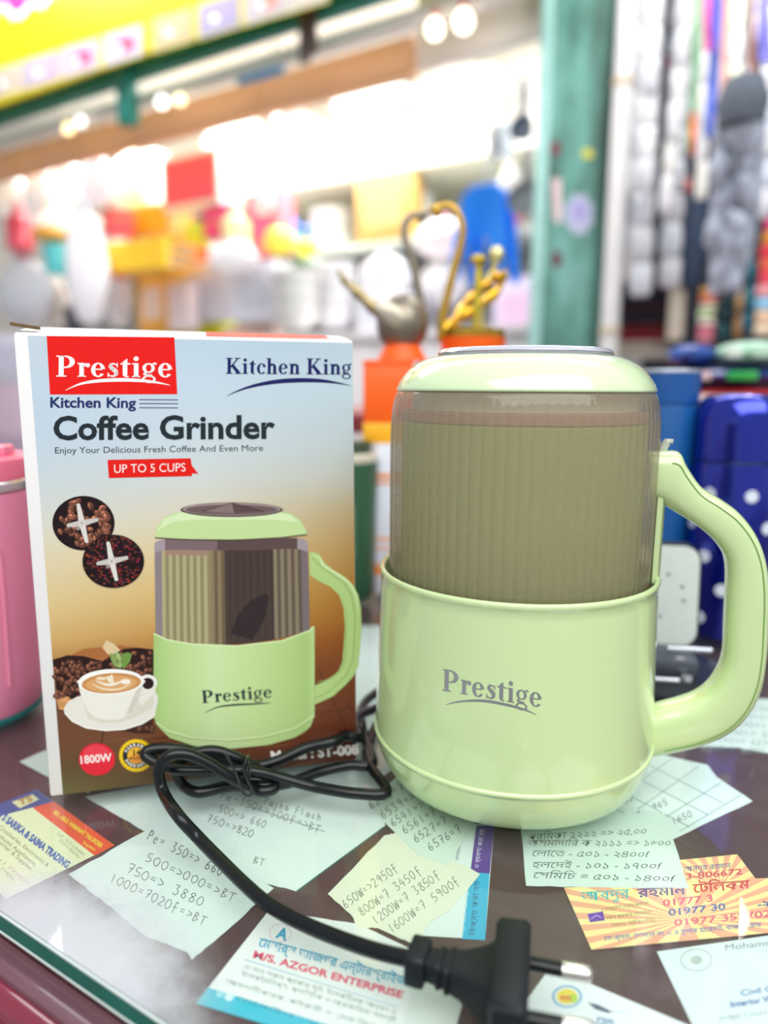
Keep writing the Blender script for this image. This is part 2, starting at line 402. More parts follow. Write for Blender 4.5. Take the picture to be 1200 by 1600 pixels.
bm = nb(); box(bm, (.2, .60, .42), (2.8, .02, .84)); obj('back_panel', bm, mat('#5a2a22', .4, var=.3, scale=12), ctr, sm=False)
# ---- sheet of glass
gls = thing('glass_sheet', 'clear glass sheet with green edge covering the notes on the counter', 'glass', (CA.x, CA.y, 0), FROT)
bm = nb(); box(bm, (.2, .305, -.004), (2.8, .609, .008))
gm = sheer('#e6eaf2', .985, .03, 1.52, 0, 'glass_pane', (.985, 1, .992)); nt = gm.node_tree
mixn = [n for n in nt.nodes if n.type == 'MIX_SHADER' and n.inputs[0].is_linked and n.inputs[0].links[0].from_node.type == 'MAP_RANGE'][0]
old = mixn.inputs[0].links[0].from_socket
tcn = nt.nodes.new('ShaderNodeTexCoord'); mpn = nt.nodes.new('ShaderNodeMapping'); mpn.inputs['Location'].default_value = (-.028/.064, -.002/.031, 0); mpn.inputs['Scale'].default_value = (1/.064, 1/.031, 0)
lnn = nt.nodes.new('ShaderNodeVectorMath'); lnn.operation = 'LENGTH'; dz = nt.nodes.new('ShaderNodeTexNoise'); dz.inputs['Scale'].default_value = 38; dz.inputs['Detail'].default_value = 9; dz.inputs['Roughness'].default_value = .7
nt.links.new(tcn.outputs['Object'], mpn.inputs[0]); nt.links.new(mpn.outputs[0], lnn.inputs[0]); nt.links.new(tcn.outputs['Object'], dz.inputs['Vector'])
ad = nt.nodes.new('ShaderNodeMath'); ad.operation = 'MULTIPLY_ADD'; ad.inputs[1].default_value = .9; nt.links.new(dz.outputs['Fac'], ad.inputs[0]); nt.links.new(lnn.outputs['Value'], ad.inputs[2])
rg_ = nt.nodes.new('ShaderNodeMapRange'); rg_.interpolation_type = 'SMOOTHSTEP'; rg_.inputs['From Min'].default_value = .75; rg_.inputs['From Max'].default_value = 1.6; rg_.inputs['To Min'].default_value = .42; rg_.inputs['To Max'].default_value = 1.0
nt.links.new(ad.outputs[0], rg_.inputs['Value']); mm = nt.nodes.new('ShaderNodeMath'); mm.operation = 'MULTIPLY'; nt.links.new(old, mm.inputs[0]); nt.links.new(rg_.outputs[0], mm.inputs[1]); nt.links.new(mm.outputs[0], mixn.inputs[0])  # whitish haze paints the glare into the pane, mottled like scuffs
obj('pane', bm, gm, gls, sm=False, label='clear pane with glare painted as a pale scuffed patch by its front edge')
bm = nb(); box(bm, (.2, -.0001, -.004), (2.8, .0002, .0064)); obj('pane_edge', bm, mat('#0f6a5c', .25, var=.35, scale=90), gls, sm=False, label='deep green cut edge')
for zz in (-.0005, -.0075):
    bm = nb(); box(bm, (.2, -.0001, zz), (2.8, .0006, .0010), .0002, 1); obj('arris_highlight', bm, mat('#d8e4e0', .3), gls, sm=False)  # pale colour paints the white highlight along the polished edge

# ================================================================== PAPERS UNDER THE GLASS
def zlev(k): return -.0094+k*.00012
def jag(pts, amp, n=7):
    out = []
    for i, p in enumerate(pts):
        q = pts[(i+1) % len(pts)]; out.append(p)
        for k in range(1, n):
            t = k/n; out.append((p[0]+(q[0]-p[0])*t+random.uniform(-amp, amp), p[1]+(q[1]-p[1])*t+random.uniform(-amp, amp)))
    return out
def sheet(name, label, cat, pts, lev, col, torn=0.8, group=None):
    z = zlev(lev); P = [at(x, y, z) for x, y in (jag(pts, torn) if torn else pts)]
    c = sum(P, Vector())/len(P)
    t = thing(name, label, cat, (c.x, c.y, z), 0, group)
    bm = nb(); prism(bm, [(p.x-c.x, p.y-c.y) for p in P], 0, .00006)
    obj('paper', bm, mat(col, .7, var=.04, scale=60), t, sm=False)
    A = Art(); 
    return t, A, (lambda x, y, l, z=z: at(x, y, z+.00006+l*.000009))
INK = '#33403f'; PENC = '#6f7f7c'
# back note and front note left of centre
t, A, mf = sheet('paper_note', 'large pale green note lying under the cord, its lower right edge ruled dark green', 'paper', [(133, 1245), (300, 1215), (590, 1185), (602, 1290), (463, 1393), (400, 1376), (228, 1300)], 0, '#d8e8e4')
A.line([(600, 1292), (463, 1393)], 2.2, '#1f6a5c')
d = (1, .42)
A.hand('Pasha Flash', (412, 1256), (1, .30), 11, 8.6, INK, w=1.0)
A.line([(395, 1262), (508, 1300)], .9, INK)
A.hand('Pe-350=>300f=>BT', (343, 1246), (1, .36), 12, 10.5, INK, w=1.0)
A.hand('500=> 660', (340, 1268), (1, .36), 12, 9, INK, w=1.0)
A.hand('750=>820', (322, 1283), (1, .36), 12, 10, INK, w=1.1)
A.hand('BT', (395, 1348), (1, .3), 10, 10, INK, w=1.0)
A.build('handwriting', mf, t)
t, A, mf = sheet('paper_note', 'pale note with handwritten prices from 350 to 1000, left of the cord', 'paper', [(107, 1366), (228, 1298), (330, 1330), (428, 1388), (412, 1402), (350, 1458), (300, 1500), (292, 1488), (225, 1462), (165, 1412)], 2, '#d9e9e5', .9)
A.hand('Pe= 350=> 660', (229, 1311), (1, .50), 15, 10.2, INK, w=1.2)
A.hand('500=>000=>BT', (226, 1345), (1, .47), 14, 13, INK, w=1.1)
A.hand('750=> 3880', (196, 1362), (1, .46), 15, 13.5, INK, w=1.1)
A.hand('1000=7020f=>BT', (170, 1377), (1, .47), 15, 11.8, INK, w=1.1)
A.build('handwriting', mf, t)
# cream notes in the middle
t, A, mf = sheet('business_card', 'white card with purple and cyan side strip in front of the grinder', 'card', [(615, 1275), (772, 1290), (758, 1468), (655, 1462)], 0, '#dbe9e4', 0)
A.quad([(744, 1290), (772, 1290), (765, 1365), (735, 1362)], '#5a2f95'); A.quad([(735, 1362), (765, 1365), (758, 1469), (722, 1467)], '#27b2da')
for i in range(4): A.text('মানসম্মত পণ্য বিক্রয় করা হয়', (716+i*1.5-18, 1300+i*0+52), (724+i*0-18+12, 1300), 5, '#4a4f90', up=(-1, -.1)) if i == 0 else None
A.text('বিক্রয় করা হয়', (742, 1462), (749, 1376), 8, '#0a5f86'); A.text('এখানে পাওয়া যায়', (727, 1455), (735, 1372), 5, '#9adcf0')
A.text('ও ব্যবসা করা হয়', (748, 1357), (757, 1296), 7, '#e0d8f6')
A.text('মোবাইল সার্ভিস', (716, 1345), (726, 1300), 5, '#3b4a72'); A.text('বিক্রয় করা', (704, 1342), (714, 1300), 5, '#3b4a72')
A.text('ty', (688, 1330), (704, 1318), 9, '#274a9a', bold=.02)
A.build('print', mf, t)
t, A, mf = sheet('paper_note', 'cream torn note with a column of four handwritten prices above the plug', 'paper', [(512, 1397), (600, 1306), (625, 1300), (750, 1366), (700, 1425), (672, 1440), (650, 1478), (590, 1450), (556, 1449), (552, 1434)], 2, '#dfe6cf', 1.0)
for i, (s, q) in enumerate([('650W=>2950f', (540, 1420)), ('800W=7 3450f', (566, 1432)), ('1200W=7 3850f', (587, 1445)), ('1600W=7 5900f', (612, 1458))]):
    A.hand(s, q, (1, -.72), 14, 9.6+.25*i, '#5d6a60', w=1.1)
A.build('handwriting', mf, t)
t, A, mf = sheet('paper_note', 'green tinted note with a list of numbers tucked under the grinder\'s left side', 'paper', [(575, 1252), (640, 1195), (755, 1262), (700, 1352), (652, 1335), (606, 1290)], 3, '#d2e5d6', 1.0)
for i, (s, q) in enumerate([('6202=7', (580, 1264)), ('6539=>', (598, 1280)), ('6541=>', (614, 1292)), ('6561=7', (632, 1303)), ('6527=7', (650, 1317)), ('6576=7', (672, 1330))]):
    A.hand(s, q, (1, -.62), 13, 10.5, INK, w=1.2)
A.build('handwriting', mf, t)
# right side
t, A, mf = sheet('paper_note', 'ruled grid sheet with numbers sticking out right of the grinder', 'paper', [(830, 1230), (1020, 1176), (1105, 1195), (1120, 1214), (1176, 1252), (1034, 1320), (900, 1345)], 0, '#d6e6e2', .5)
for a_, b_ in [((1012, 1194), (1132, 1256)), ((985, 1210), (1106, 1273)), ((955, 1228), (1077, 1292)), ((925, 1245), (1047, 1308)), ((962, 1247), (1052, 1184)), ((997, 1264), (1092, 1197)), ((1030, 1283), (1128, 1222)), ((1062, 1299), (1158, 1242))]:
    A.line([a_, b_], .9, '#2a6a60')
for s, x, y in [('1930', 960, 1262), ('1400', 940, 1298), ('965', 1022, 1266), ('32', 990, 1282), ('325', 1000, 1312), ('1650', 1052, 1288)]:
    A.hand(s, (x, y), (1, -.42), 10, 8.5, INK, w=1.1)
A.build('handwriting', mf, t)
t, A, mf = sheet('paper_note', 'pale green note with four lines of Bengali handwriting in front of the grinder\'s right', 'paper', [(812, 1275), (1038, 1270), (1076, 1388), (950, 1387), (822, 1384)], 4, '#d2e6dd', .7)
for i, (s, a, b) in enumerate([('প্রমিকা ২২২২ => ২৫,০০', (826, 1313), (1010, 1303)), ('অসমাদারি ক ২১১১ => ১৬০০', (826, 1322), (1048, 1322)), ('লোতে - ৫০১ - ২৪০০f', (832, 1338), (1016, 1340)), ('হলদেই - ১০১ - ১৭০০f', (832, 1356), (1035, 1358)), ('সেমিচি = ৫০১ - ১৪০০f', (834, 1372), (1056, 1378))]):
    A.text(s, a, b, 10, INK, bold=-.006, slant=.2)
A.build('handwriting', mf, t)
# orange sunburst cards
def sun_card(label, pts, lev, full):
    t, A, mf = sheet('business_card', label, 'card', pts, lev, '#f3e19a', 0, 'sunburst business cards')
    P = [Vector(p) for p in pts]; cx = (P[0]*.5+P[1]*.0+P[2]*.2+P[3]*.3)+Vector((20, 40)) if full else sum(P, Vector((0, 0)))/4
    edge = []
    for i in range(4):
        for k in range(10): edge.append(P[i].lerp(P[(i+1) % 4], k/10))
    for i in range(0, 40, 2): A.poly([tuple(cx), tuple(edge[i]), tuple(edge[(i+1) % 40])], '#f3b08c', 1)
    return t, A, mf
t, A, mf = sun_card('orange sunburst card mostly hidden behind the larger sunburst card', [(1050, 1345), (1152, 1335), (1216, 1420), (1090, 1440)], 1, False)
A.text('আবদুর রহমান', (1068, 1362), (1142, 1356), 8, '#4a3a9a', 3); A.text('3-806672', (1072, 1374), (1160, 1366), 9, '#d8405a', 3, bold=.02)
A.build('print', mf, t)
t, A, mf = sun_card('orange and yellow sunburst business card with Bengali name and phone numbers', [(881, 1387), (924, 1484), (1262, 1452), (1200, 1372)], 3, True)
A.text('আবদুর', (908, 1408), (984, 1403), 15, '#27b7c0', 3); A.text('রহমান', (996, 1402), (1072, 1397), 14, '#352f8a', 3, bold=.015)
A.text('টেলিকম', (1083, 1395), (1172, 1388), 14, '#d02a35', 3, bold=.015)
A.text('01777 3', (1036, 1416), (1114, 1408), 10, '#e0507a', 3, bold=.02); A.text('01977 30', (1045, 1431), (1134, 1421), 10, '#5a5fa8', 3, bold=.02); A.text('01977 352702', (1054, 1447), (1205, 1432), 10, '#e0607a', 3, bold=.02)
A.text('-২৭', (1184, 1418), (1215, 1415), 10, '#2b45a0', 3, bold=.02)
A.text('১ ফেরদৌস এন্টারপ্রাইজ', (940, 1424), (1014, 1413), 5, '#9a8a4a', 3); A.text('সকল প্রকার মোবাইল', (945, 1437), (1018, 1427), 5, '#9a8a4a', 3); A.text('ফোন সার্ভিসিং', (955, 1448), (1024, 1440), 5, '#9a8a4a', 3)
A.quad([(918, 1428), (942, 1424), (945, 1438), (922, 1441)], '#6a2fb0', 3); A.line([(923, 1436), (932, 1430), (940, 1434)], 2, '#b090e0', 4)
A.text('কে-ব্লক, দোকান নং ৩, ৪ সুপার মার্কেট, বাজার রোড', (944, 1470), (1190, 1448), 7, '#4a5fb0', 3, bold=.01)
A.build('print', mf, t)
t, A, mf = sheet('letterhead', 'pale printed letterhead with faint round seal at the lower right corner', 'paper', [(1026, 1487), (1200, 1462), (1320, 1450), (1330, 1660), (1110, 1660)], 1, '#d6e4e6', 0)
A.text('Mohammad', (1134, 1485), (1230, 1474), 9, '#7f9298', 2)
for r in (24, 22.5): pass
A.line([(1088+24*math.cos(a/10*PI), 1500+17*math.sin(a/10*PI)) for a in range(21)], 1.2, '#9fb0ae', 2)
A.ell(1088, 1500, 9, 7, '#b4c4c2', 2)
A.text('Civil Court', (1158, 1556), (1240, 1544), 9, '#5a86b8', 2, bold=.02); A.text('Interior Works', (1142, 1574), (1236, 1560), 9, '#4a72b0', 2, bold=.03); A.text('Judge Court Chamber', (1124, 1594), (1260, 1576), 7, '#8a9c9c', 2)
A.build('print', mf, t)
t, A, mf = sheet('business_card', 'white card with round yellow and blue emblem beneath the plug pins', 'card', [(860, 1511), (1076, 1602), (1010, 1700), (780, 1640), (818, 1570)], 2, '#e3ecef', 0)
A.ell(886, 1557, 24, 18, '#8ab8dc', 2); A.ell(886, 1557, 19.5, 14.5, '#e9eee0', 3); A.ell(886, 1557, 15.5, 11.5, '#f0d838', 4); A.ell(895, 1560, 8, 7, '#b9d83e', 5); A.text('m', (876, 1562), (892, 1563), 9, '#e0703c', 6, bold=.05)
A.poly([(918, 1566), (935, 1570), (957, 1581), (950, 1583), (930, 1577)], '#4b5a78', 2); A.line([(955, 1580), (978, 1582)], .8, '#6a7a90', 2)
A.text('মো:', (930, 1600), (960, 1606), 12, '#3a78b0', 2, bold=.02); A.build('print', mf, t)
# cards at the lower left
t, A, mf = sheet('paper_note', 'blank greenish paper slip under the enterprise card below the plug collar', 'paper', [(430, 1424), (560, 1444), (690, 1506), (722, 1572), (700, 1650), (560, 1640)], 1, '#e0ebe5', .4)
A.build('print', mf, t) if A.v else None
t, A, mf = sheet('business_card', 'white and cyan enterprise card with pink English and blue Bengali title', 'card', [(420, 1423), (652, 1516), (612, 1660), (306, 1568)], 3, '#e9f0ee', 0)
A.poly([(325, 1543), (306, 1568), (612, 1660), (618, 1634)], '#38c3dc', 2)
A.text('A', (430, 1464), (447, 1470), 17, '#2aa3cf', 3, bold=.04)
A.line([(438+17*math.cos(a/12*PI), 1458+14*math.sin(a/12*PI)) for a in range(25)], .8, '#e6a7b8', 3)
A.text('মেসার্স আজগর এন্টারপ্রাইজ', (403, 1478), (634, 1540), 14, '#2ba6cf', 3, bold=.02)
A.serif('', (0, 0), (1, 0), 1, '#000000') if False else None
A.text('M/S. AZGOR ENTERPRISE', (395, 1496), (628, 1560), 11, '#e8506f', 3, bold=.035)
A.line([(382, 1499), (622, 1574)], 1.0, '#4aa8c8', 3)
for i, (a, b, s) in enumerate([((380, 1513), (618, 1585), 'এখানে সকল প্রকার ফুট, ইলেকট্রিক আয়রন ও'), ((376, 1524), (618, 1598), 'ইলেকট্রনিক্স, প্লাস্টিক ও ক্রোকারিজ সামগ্রী'), ((352, 1536), (612, 1616), 'আমদানীকারক, পাইকারী ও খুচরা বিক্রেতা')]):
    A.text(s, a, b, 7, '#8aa39c', 3)
A.text('মোবাইল : ০১৭১ -', (368, 1562), (560, 1625), 7, '#1d8fa8', 3); A.ell(358, 1558, 7, 6, '#d9f2f6', 3); A.ell(344, 1553, 7, 5, '#9fe0ec', 3)
A.build('print', mf, t)
t, A, mf = sheet('business_card', 'yellow, blue and orange trading card at the left edge', 'card', [(56, 1233), (84, 1253), (179, 1321), (9, 1405), (-90, 1300), (-80, 1290)], 1, '#dfe8bb', 0)
A.poly([(56, 1233), (84, 1253), (0, 1275), (-60, 1292), (-85, 1290)], '#274f93', 2)
A.quad([(18, 1253), (51, 1241), (61, 1249), (31, 1263)], '#dfe3b0', 3); A.text('TS', (31, 1259), (52, 1251), 9, '#b08a2a', 4, bold=.04)
A.poly([(51, 1262), (84, 1252), (179, 1321), (148, 1337)], '#ec5a2c', 3)
A.text('MD. ABUL HABANAT TALUKDER', (83, 1271), (158, 1325), 6.5, '#f5d83a', 4, bold=.04); A.text('Proprietor', (129, 1318), (148, 1330), 4.5, '#f5d83a', 4, bold=.02)
A.text('M S SARIKA & SAIMA TRADING', (-6, 1274), (104, 1357), 11, '#1f5fae', 4, bold=.05)
A.text('Cell : 01712-864841', (89, 1303), (130, 1338), 5, '#9aa87e', 4); A.text('01911 454795', (92, 1314), (122, 1342), 5, '#9aa87e', 4)
for s, a, b in [('All Kinds of Crockeries, Electronics &', (-40, 1264), (74, 1355)), ('& Household Appliance,', (-30, 1286), (55, 1354)), ('Importer & Supplier.', (-12, 1309), (49, 1362))]:
    A.text(s, a, b, 6.5, '#76806a', 4)
A.text('01711 777839', (-20, 1330), (44, 1384), 5.5, '#cf9aa4', 4); A.text('77839', (0, 1358), (20, 1376), 5, '#a0a88c', 4)
A.build('print', mf, t)
# small corners of paper showing behind things
t, A, mf = sheet('paper_note', 'corner of pale paper showing left of the cardboard box', 'paper', [(30, 1190), (72, 1172), (150, 1190), (140, 1240), (78, 1216)], 3, '#c9ddd8', .3)
t, A, mf = sheet('paper_note', 'white sheet showing in the gap between box and grinder', 'paper', [(520, 985), (566, 978), (700, 980), (720, 1130), (600, 1212), (480, 1200)], 1, '#dfebe8', .5)
t, A, mf = sheet('paper_note', 'handwritten white sheet at the right edge behind the handle', 'paper', [(1055, 1166), (1182, 1092), (1300, 1096), (1300, 1196), (1200, 1177), (1150, 1168)], 1, '#dbe9e6', .5)
for i in range(6): A.hand('3540=> 6250 73', (1096+i*16, 1168-i*12+2), (1, .08), 8, 9, '#7a9a94', w=1.0)
A.build('handwriting', mf, t)

# ================================================================== THE GRINDER
MX, MY = 0.0588, 0.3077
GR = thing('coffee_grinder', 'pale green electric coffee grinder mug with smoky ribbed jar, standing in the middle', 'coffee grinder', (MX, MY, 0))
green = mat('#cbe1a8', .16, var=.012, scale=9, coat=.7, name='pale_green_plastic')
green_lid = mat('#d3e8bc', .14, var=.012, scale=9, coat=.7, name='pale_green_plastic_lid')
BODY = [(0, .0012), (.044, .0012), (.0500, .0006), (.0535, .0012), (.0562, .0030), (.0583, .0060), (.0600, .0098), (.0612, .0138), (.0619, .0180)]
bm = nb()
lathe(bm, BODY+[(.0620, .0188), (.0626, .0193), (.0628, .0201), (.0626, .0208), (.0619, .0212), (.06165, .030), (.0612, .045), (.0607, .060), (.0602, .075), (.0598, .088),
  (.0597, .0915), (.0601, .0922), (.0604, .0931), (.0604, .0940), (.0600, .0947), (.0594, .0949), (.0586, .0946), (.0580, .0938), (.0578, .092), (.0578, .084), (0, .084)], 128)
obj('cup_body', bm, green, GR, ang=50)
for a in (45, 135, 225, 315):
    bm = nb(); lathe(bm, [(0, 0), (.005, 0), (.005, .0014), (0, .0014)], 16, (.045*math.cos(math.radians(a)), .045*math.sin(math.radians(a)), 0)); obj('foot', bm, mat('#3a3f3c', .7), GR)
# smoky ribbed jar: ribbed outside, plain inside
def ribs(a, z, r):
    k = max(0, min(1, (.1655-z)/.006))
    ph = (a*78/(2*PI)) % 1
    return -k*.0006*(abs(ph-.5)*2)**3
bm = nb()
P = [(.0555, .0850), (.0561, .0862), (.0562, .1), (.05625, .12), (.0563, .140), (.0562, .152), (.0559, .159), (.0553, .1645), (.0545, .1680), (.0533, .1704), (.0520, .1712),
     (.0505, .1700), (.0522, .168), (.0533, .163), (.0540, .155), (.0542, .14), (.0541, .1), (.0540, .0850), (.0555, .0850)]
n1 = 11
rings = lathe(bm, P[:n1], 624, rad=ribs)
obj('jar', bm, sheer('#c2b69e', .60, .12, 1.46, .35, 'smoky_plastic', (.86, .83, .775)), GR, ang=70, label='smoky translucent ribbed jar')
bm = nb(); lathe(bm, P[n1-1:], 128); obj('jar_lining', bm, sheer('#9b8f84', .86, .12, 1.3, .5, 'smoky_plastic_inner', (.95, .93, .9)), GR)
# housing and bowl inside the jar
bm = nb(); lathe(bm, [(0, .0845), (.0500, .0845), (.0512, .0860), (.0513, .12), (.0512, .1575), (.0505, .1582), (0, .1582)], 96)
obj('inner_housing', bm, mat('#b9cf86', .35, var=.02), GR)
bm = nb(); lathe(bm, [(.048, .1583), (.0506, .1583), (.0513, .1588), (.0515, .1622), (.0509, .1628), (.0480, .1628), (.048, .1583)], 96)
obj('bowl_rim', bm, mat('#c9a297', .3, var=.04), GR, label='brownish pink bowl rim')
bm = nb(); lathe(bm, [(.0482, .1629), (.0475, .1632), (.0462, .1700), (.0440, .1705), (.044, .1632), (0, .1632)], 96)
obj('bowl', bm, mat('#fffdf6', .3), GR)
# lid
bm = nb()
lathe(bm, [(.0500, .1706), (.0534, .1706), (.0538, .1710), (.0536, .1718), (.0527, .1738), (.0512, .1762), (.0490, .1789), (.0462, .1813), (.0430, .1832), (.0400, .1843), (.0372, .1849), (.0364, .1850), (.0358, .1846), (0, .1846)], 128)
obj('lid', bm, green_lid, GR, ang=60)
bm = nb()
lathe(bm, [(.0362, .1847), (.0364, .1857), (.0355, .1868), (.0335, .1874), (.0290, .1879), (.0285, .1874), (.0275, .1876), (.0180, .1884), (.006, .1892), (0, .1893)], 6*16)
o = obj('lid_window', bm, sheer('#b3b0c0', .35, .05, 1.5, .3, 'grey_clear_plastic', (.9, .88, .9)), GR, label='clear grey faceted lid window')
bm = nb(); lathe(bm, [(.0336, .18745), (.0345, .1879), (.0356, .1874), (.0364, .1862)], 96); obj('window_ring', bm, mat('#c9c8d6', .12, .2, var=.05, coat=1), GR)
# handle: outline pairs measured on the photograph, laid on the handle's own plane through the axis
HA = math.radians(-14); HD = Vector((math.cos(HA), math.sin(HA), 0)); HN = Vector((-math.sin(HA), math.cos(HA), 0))
G0 = Vector((MX, MY, 0))
def hp(x, y): return onplane(x, y, G0, HN)
pairs = [((1012, 704), (1012, 776)), ((1036, 704), (1030, 782)), ((1060, 706), (1040, 790)), ((1072, 728), (1056, 800)), ((1094, 759), (1076, 812)), ((1125, 779), (1098, 828)), ((1153, 800), (1117, 846)), ((1178, 833), (1131, 868)),
 ((1193, 872), (1135, 893)), ((1199, 920), (1134, 925)), ((1198, 970), (1132, 972)), ((1195, 1020), (1130, 1020)), ((1188, 1065), (1122, 1045)), ((1171, 1105), (1107, 1068)), ((1140, 1137), (1086, 1084)), ((1096, 1158), (1058, 1094)), ((1052, 1169), (1035, 1100)), ((1008, 1178), (1008, 1108))]
O_ = spline([hp(*p[0]) for p in pairs], 6); I_ = spline([hp(*p[1]) for p in pairs], 6)
TH = .0092
def hsec(o, i, sc=1.0):
    c = (o+i)/2; h = (o-i)/2; out = []
    for k in range(28):
        a = 2*PI*k/28; ca, sa = math.cos(a), math.sin(a)
        e = .62
        out.append(c+h*sc*math.copysign(abs(ca)**e, ca)+HN*TH*math.copysign(abs(sa)**e, sa))
    return out
bm = nb(); loft(bm, [hsec(o, i) for o, i in zip(O_, I_)])
hd = obj('handle', bm, green, GR, world=True, ang=60)
for side in (-1,):
    bm = nb(); pts = [(o*.80+i*.20)+HN*side*TH*.945 for o, i in list(zip(O_, I_))[9:-4]]
    tube(bm, pts, .00028, 6); obj('seam', bm, mat('#79a150', .6), hd, world=True)
# mounting strip beside the jar and the little catch
bm = nb()
secs = []
for z in [.0925+.0075*k for k in range(8)]:
    c = G0+HD*(.0574)+Vector((0, 0, z)); w_ = .0075
    secs.append([c-HD*.0012-HN*w_, c+HD*.0008-HN*w_, c+HD*.0022-HN*w_*.6, c+HD*.0024, c+HD*.0022+HN*w_*.6, c+HD*.0008+HN*w_, c-HD*.0012+HN*w_])
loft(bm, secs); obj('handle_mount', bm, green, GR, world=True)
bm = nb(); c0 = G0+HD*.0570+Vector((0, 0, .1445))
tube(bm, spline([c0, c0+Vector((0, 0, .0035))+HD*.0008, c0+HD*.0024+Vector((0, 0, .0062)), c0+HD*.0044+Vector((0, 0, .0064))], 5), [.0019]*6+[.0018]*5+[.0010]*5, 8)
obj('catch', bm, mat('#b9bdb2', .2, coat=.5), GR, world=True, label='small grey hooked catch')
# silver logo wrapped on the body
def rbody(z):
    return .0598+(.0619-.0598)*max(0, min(1, (.088-z)/(.088-.021)))
def oncup(x, y, l):
    d = ray(x, y); r = .061
    for _ in range(4):
        ex, ey = CP.x-MX, CP.y-MY; a = d.x**2+d.y**2; b = 2*(ex*d.x+ey*d.y); c = ex*ex+ey*ey-r*r
        t = (-b-math.sqrt(b*b-4*a*c))/(2*a); p = CP+d*t; r = rbody(p.z)+.00006+l*.00003
    return p
A = Art(); A.serif('Prestige', (691, 1079), (847, 1106), 34, '#aab0b0', 1, up=(.02, -1))
_sp = [tuple(q)[:2] for q in spline([(696, 1101, 0), (720, 1096, 0), (755, 1095, 0), (790, 1101, 0), (820, 1109, 0), (838, 1117, 0)], 6)]
A.line(_sp, [.5+4.0*math.sin(PI*i/(len(_sp)-1)) for i in range(len(_sp))], '#a9afae', 1)
A.build('logo', oncup, GR, mat('#b4b9ba', .28, .75, var=.05), label='silver lettering with a swoosh')

# ================================================================== THE CARDBOARD BOX
BX, BY, BA, BW, BH, BD = -.1406, .2760, .246, .1328, .1915, .105
bxr = thing('product_box', 'printed cardboard coffee grinder box standing left of the grinder', 'box', (BX, BY, 0), BA)
card = mat('#e4e2e2', .6, var=.05, scale=70, bump=.15, name='white_cardboard')
bm = nb(); 
# slightly bulged and dented carton wall
nx, nz_ = 14, 20
def wall(bm, f, nx, nz, flip=False):
    G = [[bm.verts.new(f(i/nx, j/nz)) for j in range(nz+1)] for i in range(nx+1)]
    for i in range(nx):
        for j in range(nz):
            q = (G[i][j], G[i+1][j], G[i+1][j+1], G[i][j+1]); bm.faces.new(q[::-1] if flip else q)
rc = .0012
vs = box(bm, (BW/2, BD/2, BH/2), (BW, BD, BH), rc, 2)
for v in bm.verts: v.co.x -= .0017*(v.co.z/BH)*(v.co.x/BW)
obj('carton', bm, card, bxr)
bm = nb()   # top flap bulging up towards the back, with its red printed strip
F0, F1 = .001, BW-.0032
S = []
for k in range(7):
    t = k/6; y = .0005+t*.055; z = BH+.0002+.0050*math.sin(t*PI*.55)
    S.append([Vector((F0, y, z)), Vector((F1, y, z*1.0-.001*t)), Vector((F1, y, z-.0007-.001*t)), Vector((F0, y, z-.0007))])
loft(bm, S); fl = obj('top_flap', bm, card, bxr, sm=False)
bm = nb()
S = []
for k in range(7):
    t = k/6; y = .0008+t*.02; z = BH+.0005+.0050*math.sin(t*.36*PI*.55)
    S.append([Vector((.071, y, z)), Vector((.122, y, z-.0003)), Vector((.122, y, z-.0005)), Vector((.071, y, z-.0003))])
loft(bm, S); obj('red_strip', bm, mat('#e3281f', .45), fl, sm=False, label='red printed strip on the top flap')
bm = nb(); prism(bm, [(-.0005, -.001), (.0085, .0005), (.009, .004), (.001, .006), (-.0002, .003)], 0, .0012)
for v in bm.verts: v.co.z += BH+.0012+(.0012 if v.co.x < .003 else 0)
obj('torn_corner', bm, mat('#6e5737', .9, var=.4, scale=300, bump=.5), bxr, sm=False, label='torn brown corner')
# printed front: everything measured in photograph pixels and laid on the face
bR = Matrix.Rotation(BA, 4, 'Z'); bN = bR @ Vector((0, -1, 0)); bO = Vector((BX, BY, 0)); bX = bR @ Vector((1, 0, 0))
def onbox(x, y, l): return onplane(x, y, bO+bN*(.00012+l*.000035), bN)
def uv2(u, z, l): return bO+bX*(u-.0017*(z/BH)*(u/BW))+Vector((0, 0, z))+bN*(.00012+l*.000035)
# background picture grid (left, middle, right colours down the face)
rows = [(0, '#c3d0da', '#b9cfe0', '#b4c6d3'), (.10, '#c0d1e0', '#c2d4e2', '#bdd0da'), (.22, '#bfd0de', '#c9d6dd', '#bec9cc'), (.30, '#c9d3d6', '#d0d4d0', '#bfc0b4'), (.38, '#d5d5cb', '#d8cfb4', '#bca77c'), (.46, '#dccfab', '#dcc391', '#b8935a'),
        (.56, '#d9c08a', '#d3ad68', '#a9762e'), (.64, '#cfa767', '#bd8a45', '#9d6222'), (.69, '#b07f49', '#a76a32', '#8a4c1d'), (.75, '#5f4230', '#7d4c28', '#7d4220'), (.80, '#6b4630', '#7a4a28', '#71391e'), (.88, '#6f4630', '#75452a', '#6a331d'), (.94, '#5d4a30', '#6b3f2a', '#5c2c1d'), (1.0, '#6a6440', '#4d3022', '#4c241c')]
rows = [(r[0], L(r[1]), L(r[2]), L(r[3])) for r in rows]
def bgc(u, v):
    for a, b in zip(rows, rows[1:]):
        if v <= b[0] or b is rows[-1]:
            t = (v-a[0])/(b[0]-a[0]); cols = [[a[i][k]*(1-t)+b[i][k]*t for k in range(3)] for i in (1, 2, 3)]; break
    s = u*2; i = 0 if s < 1 else 1; s -= i
    return tuple(cols[i][k]*(1-s)+cols[i+1][k]*s for k in range(3))
BGA = Art(); U0, U1, V0, V1 = .0052, BW-.0004, .0006, BH-.0012; NX, NZ = 26, 44
V = []; 
